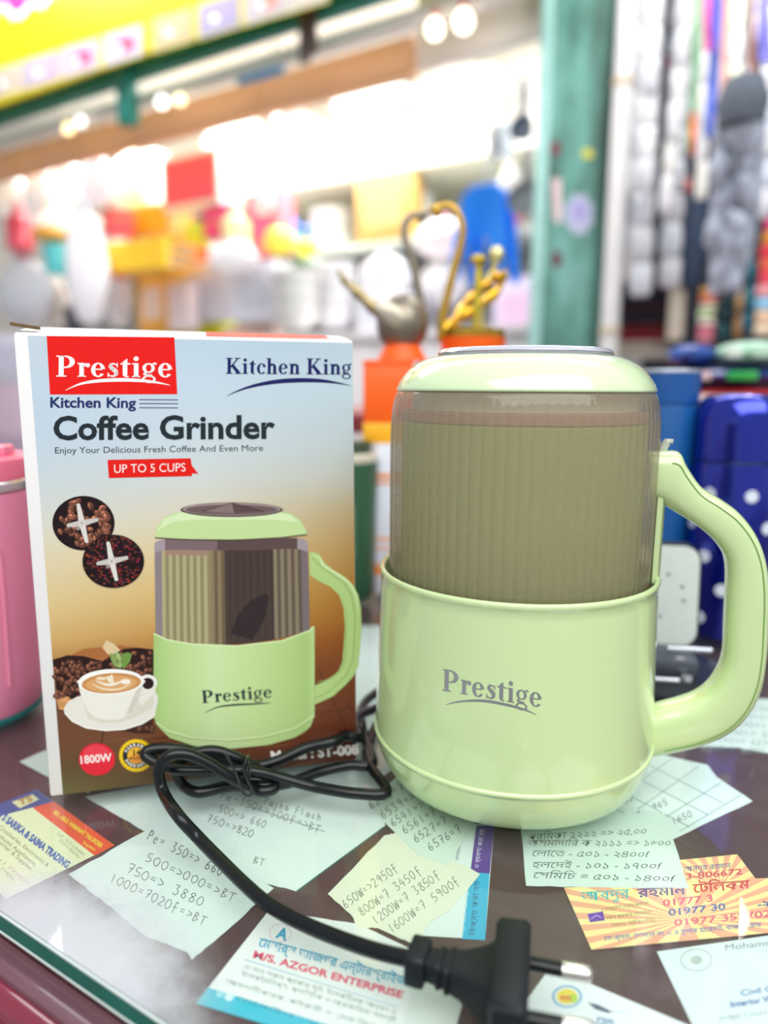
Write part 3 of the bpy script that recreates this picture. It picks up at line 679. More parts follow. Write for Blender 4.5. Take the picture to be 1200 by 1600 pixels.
for j in range(NZ+1):
    for i in range(NX+1): V.append((U0-(.0012 if False else 0)+(U1-U0)*i/NX, V1-(V1-V0)*j/NZ))
for j in range(NZ):
    for i in range(NX):
        a = j*(NX+1)+i; q = (a, a+NX+1, a+NX+2, a+1)
        b = len(BGA.v); BGA.v += [(V[k][0], V[k][1], 0) for k in q]; BGA.f.append([b, b+1, b+2, b+3])
        BGA.c.append([bgc((V[k][0]-U0)/(U1-U0), 1-(V[k][1]-V0)/(V1-V0)) for k in q])
inkm = print_mat(.38, .04)
BGA.build('printed_panel', uv2, bxr, inkm)

A = Art()   # brand panel and titles
A.quad([(73, 525), (272.5, 527), (277, 616), (78, 616.5)], '#e8150f', 1)
A.serif('Prestige', (88, 588.5), (270, 589.5), 33, '#fbf7f6', 2)
A.line([(102, 610), (125, 600), (155, 595), (190, 593.5), (225, 595), (250, 598.5), (266, 602)], [.6, 3, 5, 5.5, 4.5, 2.5, .5], '#fbf7f6', 2)
A.text('Kitchen King', (78.5, 636.5), (212.5, 637), 15.5, '#1d2c63', 2, bold=.025)
for y in (624.5, 630.5, 637.0): A.line([(217.5, y), (278, y+.3)], 1.3, '#1d2c63', 2)
A.build('brand_panel', onbox, bxr, inkm)
A = Art()
A.serif('Kitchen King', (353, 584), (549.5, 585.5), 25, '#161d5e', 2)
A.line([(355, 618), (385, 606), (420, 598), (455, 594.5), (495, 594.5), (525, 598), (548, 602.5)], [.6, 3.5, 6, 7, 6, 3, .5], '#161d5e', 2)
A.build('brand_lettering', onbox, bxr, inkm)
A = Art()
A.text('Coffee Grinder', (83.5, 686.5), (430, 684.5), 35, '#1f2a30', 2, bold=.028)
A.text('Enjoy Your Delicious Fresh Coffee And Even More', (86, 708.5), (411, 704.5), 9.5, '#2c363c', 2)
A.build('title', onbox, bxr, inkm)
A = Art()
A.poly([(168, 718.5), (298, 716), (299.5, 727), (310, 740.5), (300, 739.5), (300, 744), (170, 747)], '#e3180f', 2)
A.text('UP TO 5 CUPS', (178.5, 739), (290, 736.5), 13, '#fbeeea', 3, bold=.0)
A.build('capacity_banner', onbox, bxr, inkm)
# bean circles with blades
rb = random.Random(3)
def bean(A, x, y, s, rot, lay, br):
    base = (.10*br+.01, .035*br+.006, .02*br+.004)
    A.ell(x, y, s, s*.68, tuple(c*.55 for c in base), lay, rot, 12); A.ell(x-s*.1, y-s*.12, s*.8, s*.5, base, lay+.3, rot, 12)
    A.ell(x-s*.2, y-s*.28, s*.36, s*.17, tuple(min(1, c*2.4+.03) for c in base), lay+.6, rot, 8)
    c, n = math.cos(rot), math.sin(rot); A.line([(x-c*s*.8, y-n*s*.8), (x+n*s*.12, y-c*s*.12), (x+c*s*.8, y+n*s*.8)], s*.12, (.008, .004, .003), lay+.8)
def circle_pic(A, cx, cy, rx, ry, fine):
    A.ell(cx, cy, rx+.7, ry+.7, '#33181a', 2, n=40); A.ell(cx, cy, rx, ry, '#1d0e12', 3, n=40)
    for k in range(60 if not fine else 260):
        a, r = rb.uniform(0, 2*PI), math.sqrt(rb.uniform(0, 1))
        s = rb.uniform(5, 8) if not fine else rb.uniform(1.2, 2.6)
        r *= 1-s/rx*1.02
        x, y = cx+rx*r*math.cos(a), cy+ry*r*math.sin(a)
        if fine: A.ell(x, y, s, s*.8, (rb.uniform(.03, .30), rb.uniform(.008, .05), rb.uniform(.008, .05)), 4+k*.004, 0, 6)
        else: bean(A, x, y, s, rb.uniform(0, PI), 4+k*.02, rb.uniform(.8, 4.2))
    tips = [(-6, -31), (26, -6), (8, 31), (-24, 4)]
    for i, (dx, dy) in enumerate(tips):
        d = Vector((dx, dy)); n = Vector((-dy, dx)).normalized(); c = Vector((cx-2.5, cy))
        A.poly([tuple(c+n*5), tuple(c+d*.95+n*2.8), tuple(c+d+n*.5), tuple(c+d*.97-n*2.6), tuple(c-n*5)], '#dcd8d2' if i % 2 == 0 else '#c9c4be', 6.2+i*.1)
    A.poly([(cx-12, cy+8), (cx-8, cy+4), (cx-3, cy+7), (cx-9, cy+12)], '#9b918a', 6.1); A.quad([(cx-8.5, cy), (cx-2.5, cy-6), (cx+4, cy), (cx-2.5, cy+6)], '#d3cec8', 6.8)
    A.ell(cx-2.5, cy, 1.2, 1.2, '#554a48', 7)
A = Art(); circle_pic(A, 130.5, 817.5, 48, 42, False); A.build('bean_picture', onbox, bxr, inkm)
A = Art()
for v in (0,): circle_pic(A, 177, 877, 47.5, 41, True)
A.v = [(x, y, l+5.5) for x, y, l in A.v]
A.build('ground_coffee_picture', onbox, bxr, inkm)
# beans, sack, cup
A = Art()
A.poly([(87, 1036), (130, 1014), (190, 1008), (240, 1016), (240, 1060), (88, 1062)], '#a8693a', 1)
for k in range(60):
    x = 88+k*2.5; A.line([(x, 1040-12*math.sin(k/60*PI)), (x+3, 1062)], .7, '#c79560' if k % 2 else '#8c5028', 1.3)
A.poly([(166, 1000), (178, 1006), (192, 1020), (184, 1026), (168, 1022), (160, 1012)], '#dcc39a', 1.6)
A.poly([(82, 1031), (105, 1024), (130, 1025), (160, 1033), (192, 1014), (215, 1012), (240, 1015), (240, 1100), (92, 1098)], '#2b1512', 2)
for k in range(300):
    x = rb.uniform(85, 239); y = rb.uniform(1020 if x > 190 else 1034, 1093)
    bean(A, x, y, rb.uniform(3.2, 5), rb.uniform(0, PI), 2.3+k*.006, rb.uniform(.6, 3.0))
A.poly([(88, 1094), (106, 1088), (118, 1098), (104, 1110), (92, 1108)], '#d9a067', 4.3)
for k in range(9): A.line([(90+k*3, 1095+k*.8), (93+k*3, 1106-k*.6)], .8, '#8a4f28', 4.5)
A.line([(162, 1142), (158, 1160), (152, 1190)], 1.2, '#2a1712', 2.2)
for k in range(26):
    x0 = 100+rb.uniform(0, 440); y0 = 1112+rb.uniform(0, 110)
    if y0 > 1244-(x0-97)*.118-4: continue
    A.line([(x0, y0), (min(x0+26, 560), y0-3.5), (min(x0+60, 562), y0-9)], [.3, 1.6, .3], '#8a5636' if k % 2 else '#4a2a1c', 1.4)
for (a, b) in [((498, 1046), (560, 1180)), ((540, 1100), (566, 1130))]: A.line([a, b], 1.1, '#3a1c10', 1.6)
A.poly([(150+40, 1128+14), (238, 1118), (240, 1146), (214, 1146)], '#3c1f14', 1.8)
for k in range(7): bean(A, 212+rb.uniform(0, 28), 1134+rb.uniform(0, 10), 5, rb.uniform(0, 3), 3+k*.1, 1.2)
# saucer and cup
A.poly([(100, 1112), (104, 1100), (114, 1092), (127, 1087), (160, 1080), (240, 1080), (243, 1112), (240, 1120), (220, 1132), (195, 1139), (165, 1141), (135, 1137), (112, 1126)], '#e6e2d9', 5, True)
A.poly([(128, 1090), (240, 1085), (240, 1104), (218, 1118), (190, 1128), (160, 1130), (138, 1123)], '#d8d5c4', 5.2)
A.line([(101, 1114), (113, 1127), (135, 1137.5), (165, 1141.5), (195, 1139.5), (222, 1131), (240, 1120)], 1.6, '#fbf9f4', 5.4)
for (p, c) in [([(172, 1020), (181, 1024), (188, 1036), (186, 1044), (178, 1040), (173, 1030)], '#86a25a'), ([(190, 1022), (200, 1019), (206, 1022), (203, 1034), (194, 1044), (188, 1042)], '#6f9446'), ([(180, 1017), (188, 1022), (191, 1036), (188, 1045), (182, 1036)], '#a5bb78')]: A.poly(p, c, 5.5)
A.ell(231, 1067, 14.5, 13, '#efece5', 5.7, n=24); A.ell(231, 1068, 9.5, 9, '#2a1614', 5.9, n=24); A.poly([(216, 1090), (236, 1080), (243, 1070), (243, 1082), (220, 1104)], '#e8e4db', 5.8)
A.poly([(122.5, 1069), (126, 1085), (132, 1100), (140, 1114), (152, 1122), (172, 1125), (192, 1122), (207, 1112), (216, 1094), (222, 1072), (224, 1062), (175, 1055), (124, 1062)], '#ece8df', 6, True)
A.poly([(196, 1119), (207, 1112), (216, 1094), (222, 1072), (216, 1074), (206, 1094)], '#d3cdc0', 6.2)
A.ell(173.5, 1065.5, 51.5, 20, '#f7f5f0', 6.4, -.03, 36); A.ell(174, 1067.5, 46.5, 15.8, '#c98d55', 6.6, -.06, 36)
A.ell(174, 1068.5, 40, 12.5, '#dba56c', 6.8, -.06, 30); A.line([(144, 1068), (160, 1076), (185, 1077), (205, 1068)], [1, 3, 3, 1], '#efd9b8', 7)
A.line([(150, 1064), (168, 1070), (182, 1068), (190, 1064)], [1, 4, 4, 1], '#f5ead8', 7.1); A.ell(196, 1065, 8, 4, '#f7eddd', 7.2); A.poly([(165, 1058), (176, 1054), (178, 1068), (170, 1066)], '#f2e4cc', 7.3); A.ell(158, 1060, 8, 2.6, '#efdcbc', 7.3)
A.build('coffee_cup_picture', onbox, bxr, inkm)
# the printed grinder
A = Art()
hd_o = [(483, 864), (489, 862), (499, 866), (505, 877), (520, 890), (540, 902), (552, 914), (560, 930), (564, 950), (565, 985), (563, 1010), (560, 1040), (552, 1057), (540, 1070), (520, 1088), (492, 1101)]
hd_i = [(492, 1071), (510, 1064), (527, 1052), (535, 1035), (537, 1010), (539, 980), (537, 950), (530, 930), (517, 917), (500, 909), (484, 898)]
A.poly(hd_o+hd_i, '#b4cf86', 2)
A.line([(488, 872), (500, 884), (520, 898), (538, 912), (549, 930), (555, 960), (552, 1030), (540, 1056), (515, 1080), (493, 1091)], 1.0, '#7e9a56', 2.4)
A.line([(487, 867), (500, 872), (506, 884), (530, 899), (548, 914), (557, 936), (560, 960)], [.5, 2, 3, 3, 3, 2, .5], '#dcebb8', 2.5)
A.line([(495, 1066), (512, 1062), (529, 1050), (538, 1034), (540, 1000), (541, 960), (535, 935)], [.5, 2, 3, 3, 3, 2, .5], '#9ebb6e', 2.5)
def yb(u): return 994+18*math.sin(u*PI)**.8+(-10)*u   # jar bottom curve
def ytop(u): return 841-2*u+3*math.sin(u*PI)+7*abs(2*u-1)**12
NS = 44
for k in range(NS):
    u0, u1 = k/NS, (k+1)/NS; um = (u0+u1)/2
    X = lambda u, top: (241.5+(481-241.5)*u) if top else (243+(484-243)*u)
    if um < .05: c = '#8b7f84'
    elif um < .36: c = ('#b0a67e', '#8f8563')[k % 2]
    elif um < .46: c = ('#8a7a5e', '#6d5c48')[k % 2]
    elif um < .78: c = ('#4a3c38', '#443733')[k % 2]
    elif um < .96: c = ('#8a7c68', '#63564a')[k % 2]
    else: c = '#7a6c70'
    A.quad([(X(u0, 1), ytop(u0)), (X(u1, 1), ytop(u1)), (X(u1, 0), yb(u1)), (X(u0, 0), yb(u0))], c, 3)
    c2 = '#a2969e' if um < .06 or um > .94 else ('#7b6669' if um < .4 else '#5d494a')
    A.quad([(X(u0, 1), ytop(u0)), (X(u1, 1), ytop(u1)), (X(u1, 1), ytop(u1)+17), (X(u0, 1), ytop(u0)+17)], c2, 3.2)
    if .06 < um < .34: A.quad([(X(u0, 1), ytop(u0)+17), (X(u1, 1), ytop(u1)+17), (X(u1, 1), ytop(u1)+25), (X(u0, 1), ytop(u0)+25)], '#a08272', 3.3)
A.poly([(360, 990), (372, 960), (392, 938), (412, 928), (420, 932), (416, 960), (404, 985), (394, 1000)], '#33292a', 3.5)
def crv(P, x):
    for a, b in zip(P, P[1:]):
        if x <= b[0]: return a[1]+(b[1]-a[1])*(x-a[0])/(b[0]-a[0])
    return P[-1][1]
PT = [(240, 990), (262, 1000), (300, 1006), (370, 1009), (440, 1001), (484, 985), (491.5, 978)]
PB = [(240, 1120), (246, 1134), (265, 1153), (305, 1166), (360, 1170), (420, 1164), (462, 1152), (484, 1138), (491.5, 1118)]
def bcol(u):
    g = [(0, '#a5c578'), (.07, '#b3d088'), (.2, '#bfd996'), (.38, '#cbe3a8'), (.6, '#c2da98'), (.82, '#b4ce88'), (.95, '#a9c57c'), (1, '#b9d490')]
    for a, b in zip(g, g[1:]):
        if u <= b[0]:
            t = (u-a[0])/(b[0]-a[0]); return tuple(p*(1-t)+q*t for p, q in zip(L(a[1]), L(b[1])))
    return L(g[-1][1])
for k in range(40):
    xa, xb = 240+251.5*k/40, 240+251.5*(k+1)/40; ca, cb = bcol(k/40), bcol((k+1)/40)
    A.raw([(xa, crv(PT, xa)), (xb, crv(PT, xb)), (xb, crv(PB, xb)), (xa, crv(PB, xa))], [(0, 1, 2, 3)], (ca, cb, cb, ca), 4)
A.line([(240, 990), (262, 1000), (300, 1006.5), (370, 1009.5), (440, 1001.5), (484, 985.5), (489, 979)], 2.2, '#d8ecb4', 4.4)
A.line([(243, 1128), (262, 1142), (300, 1152), (355, 1156), (410, 1151), (460, 1138), (491, 1118)], 1.6, '#dcefbc', 4.4)
A.line([(244, 1131), (262, 1145), (300, 1155), (355, 1159), (410, 1154), (460, 1141), (491, 1121)], 1.0, '#93b46a', 4.4)
A.poly([(242, 839), (245, 823), (255, 810), (272, 802), (300, 797), (362, 795), (425, 797), (455, 803), (469, 813), (478, 827), (479.5, 834), (440, 839), (365, 843), (290, 842)], '#c3dc9c', 5)
A.poly([(246, 829), (256, 812), (276, 803), (300, 799), (430, 799), (456, 806), (466, 816), (430, 812), (300, 812), (268, 816)], '#d6e9b8', 5.1)
A.line([(242, 840.5), (290, 843.5), (365, 844.5), (440, 840.5), (479.5, 835.5)], 1.4, '#4f4238', 5.2)
A.ell(362, 796.5, 80, 11.5, '#54443f', 5.4, 0, 36); A.ell(362, 795.5, 77, 10, '#9a8a88', 5.5, 0, 36); A.ell(362, 796.5, 72, 7.8, '#6d5b5c', 5.6, 0, 36)
A.poly([(318, 799), (362, 785), (412, 799), (366, 802)], '#85736f', 5.7); A.poly([(362, 785), (412, 799), (366, 802)], '#5a4848', 5.8); A.line([(318, 799), (362, 785.5), (412, 799)], .9, '#2e2324', 5.9)
A.serif('Prestige', (316, 1099), (426, 1090), 20, '#243437', 6); A.line([(319, 1114), (340, 1105), (365, 1101.5), (395, 1100), (410, 1099), (424, 1098)], [.5, 2, 2.8, 2.4, 2, .4], '#243437', 6)
A.build('grinder_picture', onbox, bxr, inkm)
A = Art()
A.ell(151.5, 1186.5, 28.3, 25.3, '#e0283a', 7, n=40); A.ell(150, 1178, 20, 14, '#e84152', 7.1, n=30)
A.text('1800W', (126.5, 1193.5), (175, 1189), 12, '#fdf0ee', 7.4, bold=.02)
A.build('power_badge', onbox, bxr, inkm)
A = Art()
P = []
for k in range(72):
    r = 1.0 if k % 2 else .92; a = 2*PI*k/72; P.append((213+28*r*math.cos(a), 1180.5+26.5*r*math.sin(a)))
A.poly(P, '#f2c91f', 7); A.ell(213, 1180.5, 21.5, 20, '#2f2d28', 7.3, n=36); A.ell(213, 1180.5, 14, 13, '#eeb63a', 7.5, n=30); A.ell(213, 1186, 11, 7, '#ea9a3a', 7.6, n=20)
A.text('14', (208.5, 1181), (220, 1180.5), 9, '#3a2c18', 7.8, bold=.03); A.text('MONTHS', (202, 1187), (223, 1186.5), 4, '#6b3c20', 7.8, bold=.03)
for wd, a0, a1, top in (('WARRANTY', -155, -25, True), ('WARRANTY', 150, 30, False)):
    for i, ch in enumerate(wd):
        a = math.radians(a0+(a1-a0)*i/(len(wd)-1)); d = Vector((math.cos(a), math.sin(a))); tg = Vector((-d.y, d.x))*(1 if top else -1)
        q = Vector((213, 1180.5))+Vector((d.x*(15.3 if top else 19.6), d.y*(14.3 if top else 18.4)))
        A.text(ch, tuple(q-tg*2.1), tuple(q+tg*2.1), 4.4, '#f3efe6', 7.8, bold=.05, up=tuple(d if top else -d))
A.build('warranty_seal', onbox, bxr, inkm)
A = Art(); A.text('Model : ST-008', (424, 1189), (561, 1177.8), 14.5, '#f3efea', 3, bold=.035); A.build('model_lettering', onbox, bxr, inkm)

# ================================================================== CORD AND PLUG
cord = thing('power_cord', 'black power cord bundled against the box with a two-pin plug lying in front', 'power cord', at(690, 1530).to_tuple()[:2]+(0,))
black = mat('#0b0f13', .3, var=.15, scale=60, spec=.35, coat=.12, name='black_rubber')
RC = .0024
def ob(x, y, off): return onplane(x, y, bO+bN*off, bN)      # a point that far in front of the box face
def tb(x, y, z): return at(x, y, z)
path = [Vector((.060, .375, .004)), Vector((.030, .372, .0027)), Vector((.002, .350, .0026)), Vector((-.0065, .318, .0026)), Vector((-.006, .300, .0026)), tb(604, 1237, .0026), tb(560, 1240, .0026), tb(500, 1231, .0025), ob(448, 1218, .018), ob(400, 1206, .017), ob(340, 1203, .016),
        ob(285, 1203, .014), ob(252, 1195, .0095), ob(228, 1181, .0055), ob(236, 1171, .0045), ob(275, 1170, .0045), ob(330, 1180, .0050), ob(390, 1196, .0060), ob(430, 1190, .0065), ob(480, 1168, .0062), ob(530, 1154, .0060),
        Vector((-.012, .331, .0110)), Vector((-.002, .352, .006)), Vector((.018, .380, .0035)), Vector((.022, .392, .0026)), Vector((.008, .392, .0026)), Vector((-.010, .364, .0026)), Vector((-.0095, .330, .0026)), tb(582, 1193, .0026), tb(545, 1196, .0027), ob(500, 1206, .0050), ob(455, 1222, .0055), ob(415, 1228, .0060),
        ob(360, 1228, .0062), ob(310, 1238, .0085), ob(284, 1225, .0085), ob(277, 1205, .0085), ob(292, 1182, .0088), ob(330, 1173, .0105), ob(365, 1182, .0115), ob(400, 1200, .0115), ob(425, 1222, .0110),
        ob(428, 1232, .0125), ob(408, 1236, .0165), ob(385, 1226, .021), ob(360, 1214, .0215), ob(325, 1192, .0205), ob(290, 1178, .0200), ob(262, 1182, .0195), ob(248, 1205, .0200), ob(256, 1240, .0240), tb(278, 1274, .0120), tb(310, 1309, .0045), tb(345, 1345, .0026), tb(388, 1387, .0026), tb(425, 1417, .0026), tb(480, 1446, .0027), tb(540, 1470, .0040), tb(592, 1487, .0062), tb(648, 1500, .0078)]
def lift(P, r):      # rest on the glass and in front of the box, never inside them
    out = []
    for p in P:
        if p.z < r+.0003: p = CP+(p-CP)*((CH-r-.0003)/(CH-p.z))
        q = p-bO; u, dd = q.dot(bX), q.dot(bN)
        if -.002 < u < BW+.001 and -.03 < dd < r+.0004: p = p+bN*(r+.0004-dd)
        out.append(p)
    return out
bm = nb(); tube(bm, lift(spline(path, 9), RC), RC, 12); obj('cable', bm, black, cord, world=True, ang=80)
# twist tie
bm = nb(); tw = [ob(352, 1177, .0255), ob(364, 1198, .0255), ob(374, 1222, .0250), ob(381, 1240, .0250), ob(390, 1243, .0245), ob(395, 1236, .0245), ob(386, 1218, .0250), ob(380, 1200, .0255), ob(386, 1186, .0235), ob(388, 1180, .014)]
tube(bm, lift(spline(tw, 5), .0006), .00055, 6); obj('twist_tie', bm, mat('#1c2226', .35), cord, world=True)
bm = nb()
for k in range(2):
    c = [ob(383+k*4+3*math.sin(t/12*2*PI), 1205+20*math.cos(t/12*2*PI)+k*3, .012+.0125*math.sin(t/12*2*PI+.2)) for t in range(13)]
    tube(bm, lift(spline(c, 2), .0006), .0005, 6)
obj('twist_tie', bm, mat('#1c2226', .35), cord, world=True)
# plug
p0 = tb(648, 1500, .0085); p1 = tb(850, 1548, .0095); PX = (p1-p0); PX.z = 0; PL = PX.length; PX.normalize(); PY = Vector((-PX.y, PX.x, 0)); PZ = Vector((0, 0, 1))
pb = tb(818, 1542, .0095); PXa = Vector((.985, -.17, 0)).normalized()
def fr(o, X, x, y, z):
    Y = Vector((-X.y, X.x, 0)); return o+X*x+Y*y+PZ*z
def rrect(o, X, x, hy, hz, r=.3, n=6, zc=0):
    out = []
    for q, (sy, sz) in enumerate([(1, 1), (-1, 1), (-1, -1), (1, -1)]):
        for k in range(n):
            a = math.radians(90*q+90*k/(n-1)); rr = min(hy, hz)*r
            out.append(fr(o, X, x, sy*(hy-rr)+rr*math.cos(a), zc+sz*(hz-rr)+rr*math.sin(a)))
    return out
face = tb(826, 1546, .0092); AX = (tb(918, 1506, .0092)-tb(830, 1490, .0092)); AX.z = 0; AX.normalize()
col0 = tb(642, 1499, .0080)
plug_m = mat('#171b20', .5, spec=.35, var=.15, scale=200, name='plug_rubber')
CX = (face-col0); CX.z = 0; CX.normalize()
bm = nb(); loft(bm, [rrect(col0, CX, -.0005, .0050, .0046, .35), rrect(col0, CX, 0, .0054, .0050, .35), rrect(col0, CX, .0042, .0054, .0050, .35), rrect(col0, CX, .0050, .0050, .0046, .35)])
plug = obj('plug', bm, plug_m, cord, world=True, ang=50, label='black two-pin mains plug')
bm = nb(); dist = (face-col0).length
S = [rrect(col0, CX, .0048, .0036, .0036, .5), rrect(col0, CX, .010, .0042, .0040, .5), rrect(col0, CX, .016, .0058, .0047, .45), rrect(col0, CX, .021, .0085, .0055, .4)]
S.append(rrect(face, AX, -.0085, .0115, .0068, .35)); loft(bm, S); obj('plug_neck', bm, plug_m, plug, world=True, ang=50)
for k in range(2):
    bm = nb(); S = [rrect(col0, CX, .0085+k*.0027+e, .0040+k*.0007+.0007, .0041+.0002*k+.0003, .5) for e in (0, .0011)]; loft(bm, S); obj('strain_rib', bm, plug_m, plug, world=True, ang=50)
bm = nb(); loft(bm, [rrect(face, AX, -.0100, .0150, .0078, .3), rrect(face, AX, -.0088, .0166, .0088, .3), rrect(face, AX, -.0012, .0170, .0090, .3), rrect(face, AX, 0, .0158, .0080, .3)])
obj('plug_head', bm, plug_m, plug, world=True, ang=50)
for s in (1, -1):
    bm = nb(); tube(bm, [fr(face, AX, -.001, s*.0094, 0), fr(face, AX, .0088, s*.0092, 0)], .0020, 14)
    pin = obj('pin', bm, black, plug, world=True, ang=60)
    bm = nb(); tube(bm, [fr(face, AX, x, s*.0092, 0) for x in (.0088, .0090, .0160, .0170, .0173)], [.0019, .0023, .0023, .0018, .0009], 16)
    obj('pin_tip', bm, mat('#d9d4cf', .22, .85, var=.06), cord, world=True, ang=60, label='bright metal pin tip')

# ================================================================== THINGS STANDING ON THE COUNTER
def cyl(bm, pts, seg=48, c=(0, 0, 0)): lathe(bm, pts, seg, c)
# pink travel mug
t = thing('travel_mug', 'pink travel mug with pink lid standing left of the cardboard box', 'travel mug', (-.224, .362, 0), 0)
pink = mat('#f294b4', .4, var=.05, scale=30)
bm = nb(); lathe(bm, [(0, .003), (.0360, .003), (.0368, .005), (.0375, .02), (.0385, .06), (.0392, .09), (.0398, .118), (.0385, .1195), (0, .1195)], 64); mb_ = obj('body', bm, pink, t)
bm = nb(); lathe(bm, [(0, 0), (.0362, 0), (.0366, .002), (.0364, .0029), (0, .0029)], 64); obj('base_pad', bm, mat('#177a77', .6), t, label='teal rubber base pad')
bm = nb(); lathe(bm, [(.039, .1196), (.0402, .1200), (.0404, .1240), (.0395, .1248), (0, .1248)], 64); obj('collar', bm, mat('#c9c5c6', .25, .6), t, label='grey steel collar')
bm = nb(); lathe(bm, [(.0395, .1249), (.0398, .1262), (.0392, .1352), (.0375, .1368), (.030, .1372), (.029, .1362), (0, .1362)], 64); ld = obj('lid', bm, mat('#fb7e9c', .35), t)
bm = nb(); box(bm, (.026, -.004, .1392), (.018, .016, .006), .0015, rot=Matrix.Rotation(.2, 3, 'Z')); obj('lid_tab', bm, mat('#fb7e9c', .35), ld)
R3 = Matrix.Rotation(math.radians(-62), 3, 'Z')
bm = nb()   # raised rounded outline on the side facing the photographer
pts = []
for (a, z) in [(-34, .02), (-34, .085), (-31, .092), (-26, .095), (-10, .095), (0, .095), (10, .095), (26, .095), (31, .092), (34, .085), (34, .02)]:
    r = .0375+(z-.02)*.022+.0003; an = math.radians(a-63); pts.append((r*math.cos(an), r*math.sin(an), z))
tube(bm, spline(pts, 4), .0009, 6); obj('embossed_outline', bm, pink, mb_)
# green tumbler
t = thing('tumbler', 'dark green slim tumbler with pale collar seen between box and grinder', 'tumbler', (-.0315, .577, 0), 0)
dg = mat('#2f5a3d', .45, var=.08)
bm = nb(); lathe(bm, [(0, 0), (.0215, 0), (.0225, .002), (.0245, .06), (.0262, .108), (.0262, .1135), (0, .1135)], 48); obj('body', bm, dg, t)
bm = nb(); lathe(bm, [(.0262, .1136), (.0264, .1140), (.0262, .1190), (.0245, .1205), (0, .1205)], 48); obj('collar', bm, mat('#d5cfbd', .5), t, label='pale collar')
bm = nb(); lathe(bm, [(.0210, .1206), (.0212, .1280), (.0195, .1300), (0, .1302)], 48); obj('cap', bm, mat('#3a4a34', .5), t)
bm = nb()
for k in range(6):
    an = math.radians(-72); z = .040+k*.0075; r = .0233+z*.02
    box(bm, (r*math.cos(an), r*math.sin(an), z), (.0012, .0035, .0052), .0003, 1, Matrix.Rotation(0, 3, 'Z'))
obj('pale_lettering', bm, mat('#8fae98', .5), t, sm=False)
# stacked white carton with orange lines
t = thing('storage_carton', 'white carton with orange stripes carrying the orange gift boxes behind the grinder', 'carton', (.045, .625, 0), .02)
bm = nb(); box(bm, (0, 0, .0635), (.106, .088, .127), .0012); obj('carton_body', bm, mat('#dfe1ee', .6), t)
for z, h in ((.1010, .0035), (.0955, .0022), (.0480, .0022), (.0400, .0016), (.0220, .009)):
    bm = nb(); box(bm, (0, -.0442, z), (.1055, .0006, h)); obj('stripe', bm, mat('#ee8a3c', .5), t, sm=False)
# two orange gift boxes
org = mat('#ff6208', .45, var=.05)
for (lab, x, y, wd) in [('orange gift box with yellow lower band under the silver swan', .0025, .606, .0405), ('orange gift box under the gold swan, mostly behind the grinder', .062, .615, .064)]:
    t = thing('gift_box', lab, 'gift box', (x, y, .1271), .02, 'orange gift boxes')
    bm = nb(); box(bm, (0, 0, .040), (wd, .045, .0455), .001); obj('box_body', bm, org, t)
    bm = nb(); box(bm, (0, 0, .0085), (wd+.0008, .0458, .0170), .001); obj('lower_band', bm, mat('#ffb21a', .45, var=.15, scale=60), t, label='yellow lower band')
    bm = nb(); box(bm, (0, 0, .0650), (wd+.001, .046, .0040), .0008); obj('box_lid', bm, org, t)
# swan shaped spoon holders
def swan(name, label, base, neck, bowl_r, bowl_z, hexc, top=.9, rough=.25):
    t = thing(name, label, 'spoon holder', base, 0, 'swan spoon holders on the gift boxes')
    m_ = mat(hexc, rough, .75, var=.12, scale=60)
    bm = nb(); lathe(bm, [(0, .0002), (bowl_r*.95, .0002), (bowl_r*.60, .016), (bowl_r*.55, .018), (0, .018)], 32); obj('pedestal', bm, org, t)
    bm = nb(); P = []
    for k in range(13):
        a = -PI/2+PI*k/12*top; P.append((bowl_r*math.cos(a)+.0001, bowl_z+bowl_r*1.12*math.sin(a)))
    P += [(P[-1][0]*.85, P[-1][1]-.001), (.0001, bowl_z-bowl_r*.5)]
    lathe(bm, P, 32); obj('bowl', bm, m_, t)
    bx_ = Vector(base)
    bm = nb(); pts = [Vector(q)-bx_ for q in neck]; n_ = len(spline(pts, 6))
    tube(bm, spline(pts, 6), [.0042*(1-.5*i/n_) if i < n_*.86 else .0036*(.6+1.1*math.sin((i/n_-.86)/.14*PI)) for i in range(n_)], 10); obj('neck', bm, m_, t)
    return t, m_
def sp(x, y, Y=.61):      # a place on the upright plane through the swans
    return onplane(x, y, Vector((0, Y, 0)), Vector((0, 1, 0)))
b1 = sp(628, 566, .606); b1.z = .1945
t, m_ = swan('swan_holder', 'silver swan spoon holder with a curved neck and raised tail, left of the pair', tuple(b1),
             [sp(655, 520), sp(657, 480), sp(651, 440), sp(643, 400), sp(633, 375), sp(632, 352), sp(642, 338), sp(655, 336), sp(664, 343)], .0215, .030, '#8f8577', .9, .38)
bm = nb(); P = [sp(606, 500)-b1, sp(585, 482)-b1, sp(567, 465)-b1, sp(548, 448)-b1, sp(536, 436)-b1, sp(530, 424)-b1]
tube(bm, spline(P, 4), [.0062-.0045*i/20+(.0012 if i % 5 == 0 else 0) for i in range(21)], 10); obj('tail', bm, mat('#a3936a', .3, .7, var=.3), t)
for s in (-1, 1):
    bm = nb(); S = []
    for k in range(9):
        f = k/8; cx_ = .004-.026*f; hh = .008*math.sin(PI*(.12+.8*f))+.001
        yy = s*(.0195+.002*math.sin(PI*f)); S.append([Vector((cx_, yy-s*.001, .030+.010*f+hh*math.sin(a_))) + Vector((0, s*.0022*math.cos(a_), 0)) for a_ in [2*PI*q/10 for q in range(10)]])
    loft(bm, S); obj('wing', bm, mat('#b9b0a0', .35, .6), t)
b2 = sp(738, 562, .612); b2.z = .1945
